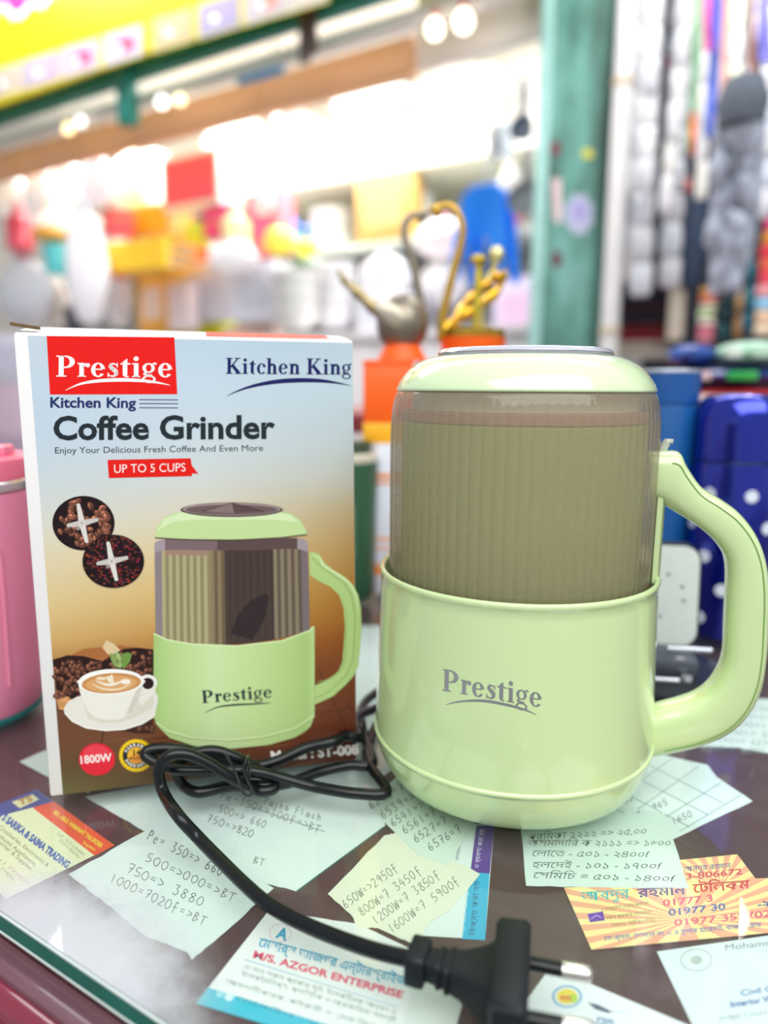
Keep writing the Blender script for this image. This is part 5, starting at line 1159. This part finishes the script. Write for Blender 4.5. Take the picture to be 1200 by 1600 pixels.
GOODS = [
 # upper shelf
 ('bag', 320, 165, 415, 272, .72, '#ffffff', '#f4f4f4', 'big white puffy bag on the upper shelf right of the red picture carton'),
 ('bag', 405, 168, 515, 275, .72, '#ffffff', '#f4f4f4', 'big white puffy bag on the upper shelf left of the grey carton'),
 ('carton', 516, 182, 596, 258, .75, '#b9b8cc', '#9fa0b8', 'lilac grey carton on the upper shelf above the tan carton'),
 ('carton', 598, 178, 690, 252, .75, '#cbb08a', '#bda090', 'tan carton with brownish print on the upper shelf, above the swan heads'),
 ('carton', 690, 150, 765, 245, .80, '#fbfaf6', '#f4f2ec', 'tall white carton at the right end of the upper shelf'),
 ('carton', 345, 275, 440, 312, .70, '#c9cfc4', '#e6a8b8', 'flat greyish carton with pink print under the white bags'),
 ('bag', 520, 110, 640, 185, .85, '#ffffff', '#f4f4f4', 'white bag stuffed near the ceiling above the lilac grey carton'),
 ('bag', 625, 95, 800, 180, .90, '#ffffff', '#f4f4f4', 'largest white bag near the ceiling at the right of the shop'),
 # hanging white bags under the fascia, left
 ('bag', -12, 270, 45, 340, .25, '#fbfaf8', '#e8e4e0', 'white hanging bag at the far left edge under the fascia'),
 ('bag', 38, 262, 80, 335, .22, '#ffffff', '#ffffff', 'small round white bag hanging second from the left edge'),
 ('bag', 72, 248, 135, 330, .28, '#fdfdfb', '#eadfc8', 'white bag hanging above the orange tipped ball'),
 ('bag', 125, 240, 180, 320, .30, '#eef0fb', '#dfe2f4', 'bluish white bag hanging left of the beige sack'),
 ('bag', 52, 300, 110, 380, .20, '#fffdf8', '#f4e2c0', 'white rounded bag hanging above the turquoise tub'),
 ('bag', 178, 232, 235, 325, .35, '#efe9dc', '#e4dcc8', 'beige sack hanging left of the red picture carton'),
 ('bag', 105, 308, 165, 505, .15, '#fdfbff', '#f0eef6', 'long white garment bag hanging at the left'),
 ('bottle', 18, 318, 42, 392, .15, '#f2586e', '#f7b8c0', 'red and pink bottle hanging near the left edge'),
 ('ball', 62, 352, 96, 380, .14, '#f4b13a', '#f8d28a', 'small orange ball near the left edge'),
 ('tub', 78, 384, 108, 430, .16, '#5fd3d8', '#8fe4e6', 'small turquoise tub at the left'),
 ('bag', 0, 392, 78, 505, .20, '#e6e8ee', '#e9a9b2', 'pale grey bag with red header at the left edge'),
 ('bag', 60, 420, 105, 512, .22, '#e9e2da', '#d67f8c', 'cream bag with dusty pink header at lower left'),
 ('bag', 160, 395, 205, 510, .22, '#f2eef2', '#e0566a', 'white bag with red header left of the orange cartons'),
 ('carton', 100, 478, 118, 520, .2, '#3c4048', '#5b5560', 'narrow dark carton standing at lower left'),
 ('tub', 168, 330, 204, 372, .2, '#ea5660', '#f7b06a', 'red tub with orange rim left of the yellow baskets'),
 ('ball', 172, 372, 206, 412, .19, '#f3fbe9', '#c8e86a', 'white and green ball below the red tub'),
 ('tub', 164, 408, 196, 434, .2, '#e8483f', '#ef7a70', 'small red tub below the white and green ball'),
 # red picture carton and yellow things
 ('carton', 185, 240, 244, 322, .34, '#f6f3ee', '#fbfaf8', 'white carton left half of the pair under the fascia'),
 ('carton', 252, 236, 342, 325, .30, '#f3e9e2', '#fb5f74', 'white carton with bright red picture under the fascia'),
 ('basket', 204, 330, 296, 378, .28, '#ffb400', '#ffc52e', 'upper orange yellow plastic basket'),
 ('basket', 206, 378, 294, 430, .28, '#f7b500', '#ffd640', 'lower orange yellow plastic basket'),
 ('carton', 214, 430, 262, 518, .27, '#f2b24a', '#f3d3c0', 'orange carton with pale print below the yellow baskets'),
 ('carton', 262, 440, 292, 515, .28, '#f1e6ea', '#e9d8de', 'narrow pinkish white carton right of the orange carton'),
 ('ball', 294, 344, 328, 386, .27, '#d8f23a', '#eaf88a', 'lime green ball right of the yellow baskets'),
 ('carton', 300, 326, 322, 346, .34, '#7c4fc4', '#8f62d0', 'small purple carton above the lime ball'),
 ('carton', 318, 322, 360, 368, .33, '#ee3f9a', '#f26f8a', 'magenta and red carton above the white packs'),
 ('bottle', 352, 318, 386, 400, .30, '#fbf3b2', '#fdf8e4', 'cream yellow bottle between the magenta and pink cartons'),
 ('carton', 384, 298, 434, 400, .32, '#f4808e', '#f45f9a', 'pink carton right of the cream bottle'),
 ('bag', 395, 296, 428, 335, .28, '#fff4f6', '#ffffff', 'small white bag on top of the pink carton'),
 ('ball', 417, 354, 455, 400, .30, '#f2e04a', '#f6ec9a', 'yellow ball in front of the pink carton'),
 ('ball', 440, 338, 466, 368, .40, '#3f7fd8', '#8fb2ea', 'blue ball behind the two yellow balls'),
 ('ball', 450, 365, 470, 392, .38, '#5cc9bf', '#8fded6', 'small turquoise ball between the yellow balls'),
 ('ball', 464, 374, 494, 402, .38, '#eef02a', '#f6f7a0', 'small bright yellow ball, rightmost of the balls'),
 ('ball', 472, 352, 490, 370, .42, '#4b7fe0', '#a8c0f0', 'small blue ball above the bright yellow ball'),
 ('carton', 422, 300, 448, 335, .45, '#b8624e', '#8a9a70', 'small brown and green carton right of the pink carton'),
 ('carton', 300, 382, 330, 415, .26, '#f8e8ec', '#f0606e', 'small white carton with red stripe below the lime ball'),
 ('bag', 328, 372, 400, 425, .25, '#fcfafc', '#c8cdf4', 'white bag below the magenta carton'),
 ('carton', 432, 400, 482, 420, .35, '#a9c4b8', '#8fb0a4', 'flat grey green carton under the yellow balls'),
 ('carton', 290, 412, 356, 500, .24, '#dedfea', '#d6d8e6', 'lilac white carton in the row behind the box top, left one'),
 ('carton', 356, 408, 430, 500, .24, '#dcdde8', '#cfd2e0', 'lilac white carton in the row behind the box top, right one'),
 ('stack', 432, 425, 492, 515, .30, '#f5f5f2', '#e9eae6', 'stack of white bowls behind the box top, left stack'),
 ('stack', 494, 410, 552, 515, .32, '#f7f7f7', '#ececf0', 'stack of white bowls left of the swan tail'),
 ('carton', 232, 500, 346, 530, .18, '#e6ec3a', '#d8e02a', 'flat lime yellow carton right behind the box top'),
 ('carton', 348, 508, 430, 532, .18, '#e8cdbf', '#dcb8a8', 'flat pinkish beige carton right behind the box top'),
 # middle of the shop
 ('carton', 556, 275, 642, 374, .62, '#cfa964', '#d8ba7c', 'tan cardboard carton between the shelves behind the silver swan'),
 ('carton', 620, 300, 662, 385, .60, '#fdfbf8', '#fbe2e6', 'white carton right beside the tan carton'),
 ('bag', 650, 335, 730, 400, .62, '#fff6f7', '#f6a8b4', 'white bag with pink header behind the swan heads'),
 ('stack', 490, 330, 552, 396, .62, '#f8f8f6', '#eef0ee', 'white bowl stack on the middle shelf left of the tan carton'),
 ('bag', 560, 390, 640, 470, .55, '#fafafe', '#e4e4f2', 'white bag hanging behind the silver swan\'s neck'),
 ('bag', 655, 392, 730, 480, .52, '#fbfbff', '#dfe0f0', 'white bag behind the gold swan\'s neck'),
 ('carton', 556, 458, 640, 520, .40, '#e6e8f0', '#d8daea', 'pale blue grey carton behind the silver swan'),
 ('carton', 640, 470, 700, 545, .40, '#d9dce6', '#cfd2e0', 'grey blue carton between the two swans'),
 ('carton', 770, 432, 842, 548, .35, '#d5cbe0', '#e6c4dc', 'lilac carton stack left of the teal pillar'),
 ('pot', 762, 178, 806, 245, .45, '#c7cfd4', '#e0e6e8', 'silver cooking pot left of the hanging pans'),
 ('pan', 803, 125, 840, 225, .20, '#8f97ac', '#5a6480', 'upper grey blue pan hanging beside the teal pillar'),
 ('pan', 800, 232, 848, 340, .22, '#a9abb0', '#8a8a90', 'lower grey pan hanging beside the teal pillar'),
 ('bag', 775, 250, 815, 345, .40, '#d8d8d4', '#c9c2c0', 'pale grey bag left of the lower grey pan'),
 ('carton', 784, 322, 808, 348, .30, '#ee4f8a', '#7a9a6a', 'small pink carton above the blue pail'),
 ('carton', -20, 520, 60, 600, -.14, '#d9d4e2', '#cfc9dc', 'lilac carton at the left edge behind the pink mug'),
 ('carton', -30, 601, 70, 940, -.14, '#cdb4c4', '#b9a4b8', 'mauve carton at the left edge behind the pink mug lid'),
]
taken = [(-4.1, .64, .155, .605, -.9, .392), (-2.6, .655, .64, 1.3, 1.10, 1.142), (-3.6, .655, .59, 1.3, .785, .817), (-3.3, .72, -.35, .06, 1.16, 2.0), (.56, .8, -.2, 1.3, -1, 2), (-9, 9, 1.29, 3, -1, 3)]
taken += [(u-.014, u+.014, .605, .645, -.9, 1.84) for u in (-2.62, -1.0, .64)]
b_u, b_w = uz(722, 365, .28)[0], uz(808, 365, .28)[0]; taken.append((b_u, b_w, .1, .46, .5, .9))
def extent(k, w_, h):
    if k == 'carton': return 0, min(.12, w_*.6), w_/2
    if k == 'bag': return -.24*w_, .24*w_, w_*.53
    if k == 'pan': return -.045, .005, w_/2
    if k == 'basket': return -.38*w_, .38*w_, w_*.53
    if k == 'pot': return -.5*w_, .5*w_, w_*.58
    return -.51*w_, .51*w_, w_*.51
GOODS.sort(key=lambda g: (0 if 'bright red picture' in g[8] else 1 if (g[0] != 'bag' and g[5] < .335) else 2))
for (k, x0, y0, x1, y1, v, c, c2, lab) in GOODS:
    best = None
    for tr in range(60):                  # move deeper into the shop until it touches nothing
        vv = v+(tr//2+1)//1*.03*(1 if tr % 2 == 0 else -.45) if tr else v
        loc, w_, h = spot(x0, y0, x1, y1, vv); d0, d1, hw = extent(k, w_, h)
        uc = (loc-FO).dot(FE1); B = (uc-hw, uc+hw, vv+d0-.004, vv+d1+.004, loc.z, loc.z+h)
        if not any(B[0] < T[1] and B[1] > T[0] and B[2] < T[3] and B[3] > T[2] and B[4]+.003 < T[5] and B[5]-.003 > T[4] for T in taken): break
    taken.append(B)
    nm, ct = NAME[k]
    t = thing(nm, lab, ct, loc, FROT); KIND[k](t, w_, h, c, c2)
# blue pail with a folded stool shape
loc, w_, h = spot(722, 290, 808, 440, .28)
t = thing('blue_stool', 'bright blue plastic stool hanging in front of the white goods', 'stool', loc, FROT)
bl = mat('#0884f6', .35, var=.06, coat=.3)
bm = nb(); box(bm, (-w_*.05, 0, h*.94), (w_*.50, w_*.5, h*.10), .012); obj('seat', bm, bl, t)
for i, (sx, sy) in enumerate(((-1, -1), (1, -1), (1, 1), (-1, 1))):
    bm = nb(); loft(bm, [[Vector((-w_*.05+sx*w_*a+dx, sy*w_*a+dy, z)) for dx, dy in ((-b, -.01), (b, -.01), (b, .01), (-b, .01))] for a, b, z in ((.20, w_*.14, h*.92), (.30, w_*.13, h*.45), (.40, w_*.06, 0))]); obj('leg', bm, bl, t)
bm = nb(); loft(bm, [[Vector((-w_*.05+dx*w_*a, -w_*.22+dy, z)) for dx, dy in ((-1, -.008), (1, -.008), (1, .008), (-1, .008))] for a, z in ((.24, h*.92), (.38, h*.62), (.42, h*.45))]); obj('apron', bm, bl, t)

bm = nb(); tube(bm, [(-w_*.05, 0, h*.98), (-w_*.05, 0, 1.19-loc.z+.02), (-w_*.05, -.27, 1.2-loc.z)], .003, 6); obj('hanging_string', bm, mat('#d9d9d6', .6), t)

# ================================================================== THE STALL ON THE RIGHT
t = thing('hanging_rail', 'steel rail above the right stall from which the packs hang', 'rail', fpos(1.4, -.1, 1.42), FROT)
bm = nb(); tube(bm, [fpos(.8, -.1, 1.45), fpos(2.3, -.1, 1.45)], .012, 10); obj('rail_tube', bm, mat('#c7c7c9', .3, .6), t, world=True)
pouch_meshes = {}
def pouch(c):
    if c in pouch_meshes: return pouch_meshes[c]
    bm = nb(); S = []
    for k in range(9):
        f = k/8; z = -f; q = .62+.38*math.sin(PI*min(1, max(0, f*.94+.03)))**.4
        S.append([Vector((.5*q*math.cos(a), .5*math.sin(PI*(f*.9+.05))**.6*math.sin(a)+.03*math.sin(a*3+k), z)) for a in [2*PI*j/14 for j in range(14)]])
    loft(bm, S); bmesh.ops.recalc_face_normals(bm, faces=bm.faces[:]); smooth(bm, 60)
    me = bpy.data.meshes.new('pouch'); bm.to_mesh(me); bm.free(); me.materials.append(mat(c, .22, var=.22, scale=2.2, coat=.5)); pouch_meshes[c] = me
    return me
def strand(label, xt, xb, yb, wpx, v, cols, n, top=1.44, w2=None):
    ut, _ = uz(xt, 0, v); ub, zb = uz(xb, yb, v); w_ = wpx/FPX*(FO+FE2*v+FE1*ub).y*1.12
    t = thing('hanging_strip', label, 'hanging packs', fpos(ub, v, zb), FROT, 'strips of packed goods hanging in the right stall')
    bm = nb(); tube(bm, [(ut-ub, .012, top-zb), (0, .012, .01)], .003, 6); obj('strap', bm, mat('#d9d9d6', .5), t)
    H = (top-zb)/n
    for k in range(n):
        f = (k+.5)/n
        o = bpy.data.objects.new('pack', pouch(cols[k % len(cols)])); COL.objects.link(o); o.parent = t
        s = w_*(1 if w2 is None or k < n-3 else w2)
        o.scale = (s, s*.45, H*1.02); o.location = ((ut-ub)*(1-k/n), random.uniform(-.004, .004), top-zb-k*H); o.rotation_euler = (0, 0, random.uniform(-.25, .25))
W1, W2, W3 = '#e9e7ea', '#cfcfd6', '#f6f2ea'
for a in [
 ('whitish strip of packs hanging first right of the pole', 1001, 983, 300, 16, -.14, [W1, W2], 9),
 ('broad grey white strip hanging second right of the pole', 1021, 1008, 300, 22, -.22, [W2, '#dddde0', W1], 10),
 ('pale bundle low in the stall with pinkish packs', 996, 986, 440, 26, -.03, [W2, W1, '#e4d3d6'], 12),
 ('pale grey bundle whose tip hangs lowest near the pole', 1014, 1001, 462, 30, -.10, ['#d4d6de', W2], 11),
 ('cream strip of packs hanging right of the dark gap', 1088, 1036, 330, 18, -.24, [W3, W1], 10),
 ('light grey strip reaching down to the dark shelf', 1064, 1046, 448, 28, -.05, ['#d0d5dc', W2], 12),
 ('warm white strip beside the green ribbon', 1084, 1098, 310, 16, -.16, ['#fbf6e6', W1], 9),
 ('white strip right of the blue ribbon', 1118, 1122, 215, 16, -.28, [W1, '#f0d9d2'], 8),
 ('pale strip with yellowish packs near the top right', 1146, 1142, 200, 18, -.08, ['#f1efd0', W1], 8),
 ('whitish strip above the grey mop bundle', 1170, 1163, 190, 16, -.20, [W1, '#d9d2cf'], 8),
 ('light blue grey strip at the right edge', 1196, 1192, 340, 24, -.12, ['#c9d3e2', W2], 12)]:
    strand(*a)
def ribbon(label, P, wpx, v, c):
    Q = [uz(x, y, v) for x, y in P]; u0, z0 = Q[-1]
    t = thing('hanging_ribbon', label, 'ribbon', fpos(u0, v, z0), FROT)
    w_ = wpx/FPX*2.0/2; bm = nb(); S = []
    n_ = 14
    sp_ = spline([(u-u0, 0, z-z0) for u, z in Q], 6)
    for i, p in enumerate(sp_): S.append([p+Vector((dx, dy+.004*math.sin(i*.7), 0)) for dx, dy in ((-w_, -.004), (w_, -.004), (w_, .004), (-w_, .004))])
    loft(bm, S); obj('strip', bm, mat(c, .4, var=.1), t)
    bm = nb(); tube(bm, [sp_[0], Vector((sp_[0].x, 0, 1.44-z0))], .003, 6); obj('hook_wire', bm, mat('#b9b9bb', .4), t)
ribbon('blue ribbon hanging down the right stall', [(1124, -60), (1118, 60), (1112, 140), (1108, 215)], 11, -.30, '#3f5fd0')
ribbon('pink ribbon at the top beside the blue ribbon', [(1108, -60), (1105, 20), (1106, 78)], 9, -.32, '#ea5fae')
ribbon('green ribbon hanging between white strips', [(1092, -60), (1088, 100), (1080, 190), (1078, 235)], 8, -.34, '#3fbf5f')
ribbon('orange red ribbon below the green ribbon', [(1082, 175), (1083, 215), (1082, 240)], 7, -.36, '#e86a3a')
ribbon('coral ribbon above the mop bundle', [(1134, -60), (1132, 120), (1124, 220)], 7, -.38, '#e8a598')
ribbon('brown red ribbon near the top right', [(1176, -60), (1173, 60), (1178, 120)], 8, -.40, '#c98a78')
ribbon('violet blue ribbon at the top right corner', [(1196, -60), (1194, 30), (1197, 95)], 14, -.42, '#8a86ea')
# small crimson and dark things in the gaps
for (x0, y0, x1, y1, c, lab) in [(980, 50, 1000, 82, '#d8405c', 'small crimson pouch between the first strips'), (976, 88, 994, 118, '#e06a7c', 'small rose pouch under the crimson pouch'), (1038, 40, 1054, 75, '#2a3650', 'dark navy pouch between the white strips'), (1038, 88, 1052, 104, '#b8405a', 'small dark rose pouch in the gap'), (1062, 278, 1082, 300, '#f08a86', 'small coral pouch at the end of the warm white strip')]:
    loc, w_, h = spot(x0, y0, x1, y1, -.02); t = thing('small_pouch', lab, 'pouch', loc, FROT); g_bag(t, w_, h, c, c)
# navy bundle and grey mop bundle
loc, w_, h = spot(1066, 305, 1106, 448, .0); t = thing('navy_bundle', 'dark navy fabric bundle hanging right of the light grey strip', 'bundle', loc, FROT)
bm = nb(); S = []
for k in range(14):
    f = k/13; q = .45+.55*math.sin(PI*(.15+.7*f)); S.append([Vector((w_/2*q*math.cos(a)*(1+.12*math.sin(4*a+k)), .05*q*math.sin(a), h*(1-f))) for a in [2*PI*j/18 for j in range(18)]])
loft(bm, S); obj('cloth', bm, mat('#2c3e58', .7, var=.4, scale=25, bump=.3), t)
bm = nb(); tube(bm, [(0, 0, h), (0, 0, 1.44-loc.z)], .003, 6); obj('cord', bm, mat('#8a8a90', .6), t)
loc, w_, h = spot(1104, 150, 1192, 460, -.52); t = thing('mop_bundle', 'large fluffy grey bundle of mop heads hanging at the right', 'mop heads', loc, FROT)
rg = random.Random(5)
bm = nb(); N_ = 200
for k in range(N_):
    f = rg.random(); z = h*f; half = w_*.5*(.55+.45*math.sin(PI*min(1, .1+(1-f)*1.05))) * (.55 if f > .88 else 1)
    c = Vector((rg.uniform(-1, 1)*half*.75, rg.uniform(-.04, .05), z)); r = rg.uniform(.012, .022)
    vs = bmesh.ops.create_icosphere(bm, subdivisions=1, radius=r)['verts']
    for v in vs:
        n = v.co.normalized(); v.co = c+v.co*(1+.25*math.sin(n.x*9+k)*math.sin(n.y*8)*math.sin(n.z*7+k))
        v.co.z = max(v.co.z+(v.co.z-c.z)*.9, 0)
obj('tufts', bm, mat('#a3a9b8', .9, var=.35, scale=30, bump=.6), t, kind='stuff')
bm = nb(); lathe(bm, [(0, 0), (.042, .01), (.05, .05), (.035, .095), (0, .1)], 20, (.005, -.03, h*.80)); obj('dark_hub', bm, mat('#5c6470', .8, var=.3, scale=40, bump=.5), t)
bm = nb(); tube(bm, [(0, 0, h*.9), (0, 0, 1.44-loc.z)], .004, 6); obj('cord', bm, mat('#8a8a90', .6), t)
# lower dark rack with stacked textiles and neighbours
def pile(label, x0, y0, x1, y1, v, cols, name='textile_pile', cat='textiles'):
    loc, w_, h = spot(x0, y0, x1, y1, v); t = thing(name, label, cat, loc, FROT); n = len(cols)
    for k, c in enumerate(cols):
        bm = nb(); box(bm, (random.uniform(-.003, .003), .04, h*(n-k-.5)/n), (w_*.96, .08, h/n*.94), h/n*.3, 3); obj('folded_piece', bm, mat(c, .75, var=.2, scale=30), t)
pile('dark maroon and navy folded textiles low behind the pole', 962, 430, 1046, 560, .10, ['#2c1420', '#3a1c28', '#1c2434', '#3f1820', '#18222e', '#5a1420', '#8a1a28', '#b9a89c', '#cfc4ba'])
loc, w_, h = spot(1046, 438, 1070, 532, .02); t = thing('cream_post', 'short cream post in front of the dark textiles', 'post', loc, FROT); bm = nb(); box(bm, (0, 0, h/2), (w_, .04, h), .004); obj('post', bm, mat('#d6c9b8', .5), t)
pile('column of small colourful packs right of the cream post', 1090, 448, 1116, 535, .0, ['#e0a85a', '#ea7a5f', '#d9d8c0', '#cfe0b0', '#e8d8d0', '#e0708a', '#d88a9a'], 'pack_column', 'packs')
pile('dark teal folded textiles right of the colourful packs', 1118, 452, 1146, 530, .02, ['#1f4a52', '#173a44', '#22525a'])
pile('tan rolls right of the dark teal textiles', 1146, 450, 1162, 530, .0, ['#c9a070', '#b88a5a'])
pile('teal blue packs near the right edge', 1163, 405, 1180, 520, -.02, ['#2f8aa0', '#3a9ab0', '#2a7a92'], 'pack_column', 'packs')
pile('red, orange and pink packs at the right edge', 1182, 340, 1214, 525, -.06, ['#f0508a', '#f0a040', '#f04050', '#ee6a50', '#f04a60', '#e89aa0', '#8fc8e8', '#f0c8a8', '#e8d2b8'], 'pack_column', 'packs')
# nearer display table with soft packs
t = thing('display_table', 'low display table under the blue soft packs at the right', 'table', fpos(.75, -1.3, -.9), FROT)
VT = -1.30; _, ztab = uz(1120, 660, VT)
bm = nb(); fbox(bm, .30, 1.30, VT-.04, VT+.40, ztab-.03, ztab-.0005, .003); obj('top', bm, mat('#8a3038', .4, var=.2), t, world=True)
for u in (.33, 1.27):
    for v in (VT-.01, VT+.37):
        bm = nb(); fbox(bm, u-.02, u+.02, v-.02, v+.02, -.9, ztab-.03, .002); obj('leg', bm, mat('#5a3a30', .5), t, world=True)
def soft(label, x0, y0, x1, y1, v, c, c2, c3=None):
    loc, w_, h = spot(x0, y0, x1, y1, v); t = thing('soft_pack', label, 'pack', loc, FROT, 'soft packs on the display table'); S = []
    bm = nb()
    for k in range(13):
        f = k/12; q = math.sin(PI*(.08+.84*f))**.4
        S.append([Vector(((f-.5)*w_, .07*q*math.copysign(abs(math.cos(a))**.7, math.cos(a))+.07, h/2+h/2*q*math.copysign(abs(math.sin(a))**.8, math.sin(a)))) for a in [2*PI*j/16 for j in range(16)]])
    loft(bm, S); obj('wrap', bm, mat(c, .3, var=.15, scale=14, coat=.3), t)
    for i, (f0, f1, cc) in enumerate([(.2, .42, c2), (.55, .8, c3 or c2)]):
        bm = nb(); box(bm, (w_*((f0+f1)/2-.5), -.002, h*.5), (w_*(f1-f0), .004, h*.45), .0015); obj('printed_patch', bm, mat(cc, .4, var=.15), t)
soft('red and white pack, lowest on the display table', 1040, 602, 1230, 655, VT, '#d83a44', '#ece0dc', '#e88a90')
soft('dark blue pack with green and white print on the red pack', 1036, 572, 1225, 602, VT, '#1f3a80', '#e8c8c8', '#2fb04a')
soft('blue soft pack on top, left one', 1034, 534, 1108, 572, VT, '#2f4fa0', '#3a5cb0', '#2c4a9a')
soft('pale green soft pack on top, right one', 1112, 528, 1230, 571, VT, '#a9d6bc', '#e4f0e6', '#c4e6d0')
# lamp fixtures hanging over the aisle, mirrored in the glass
t = thing('bare_bulb', 'bare bulb over the right stall, seen as a bright spot mirrored on the sunburst card', 'lamp', (.905, 1.665, 1.19), FROT)
bm = nb(); lathe(bm, [(0, -.05), (.03, -.042), (.048, -.015), (.046, .015), (.025, .05), (.018, .06), (0, .06)], 24); obj('globe', bm, mat('#fffaf0', .4, emit=30), t)
bm = nb(); lathe(bm, [(.019, .06), (.02, .1), (0, .1)], 16); obj('socket', bm, mat('#e8e4da', .5), t)
bm = nb(); tube(bm, [(0, 0, .1), (0, 0, .8)], .003, 6); obj('flex', bm, mat('#2b2b2b', .5), t)
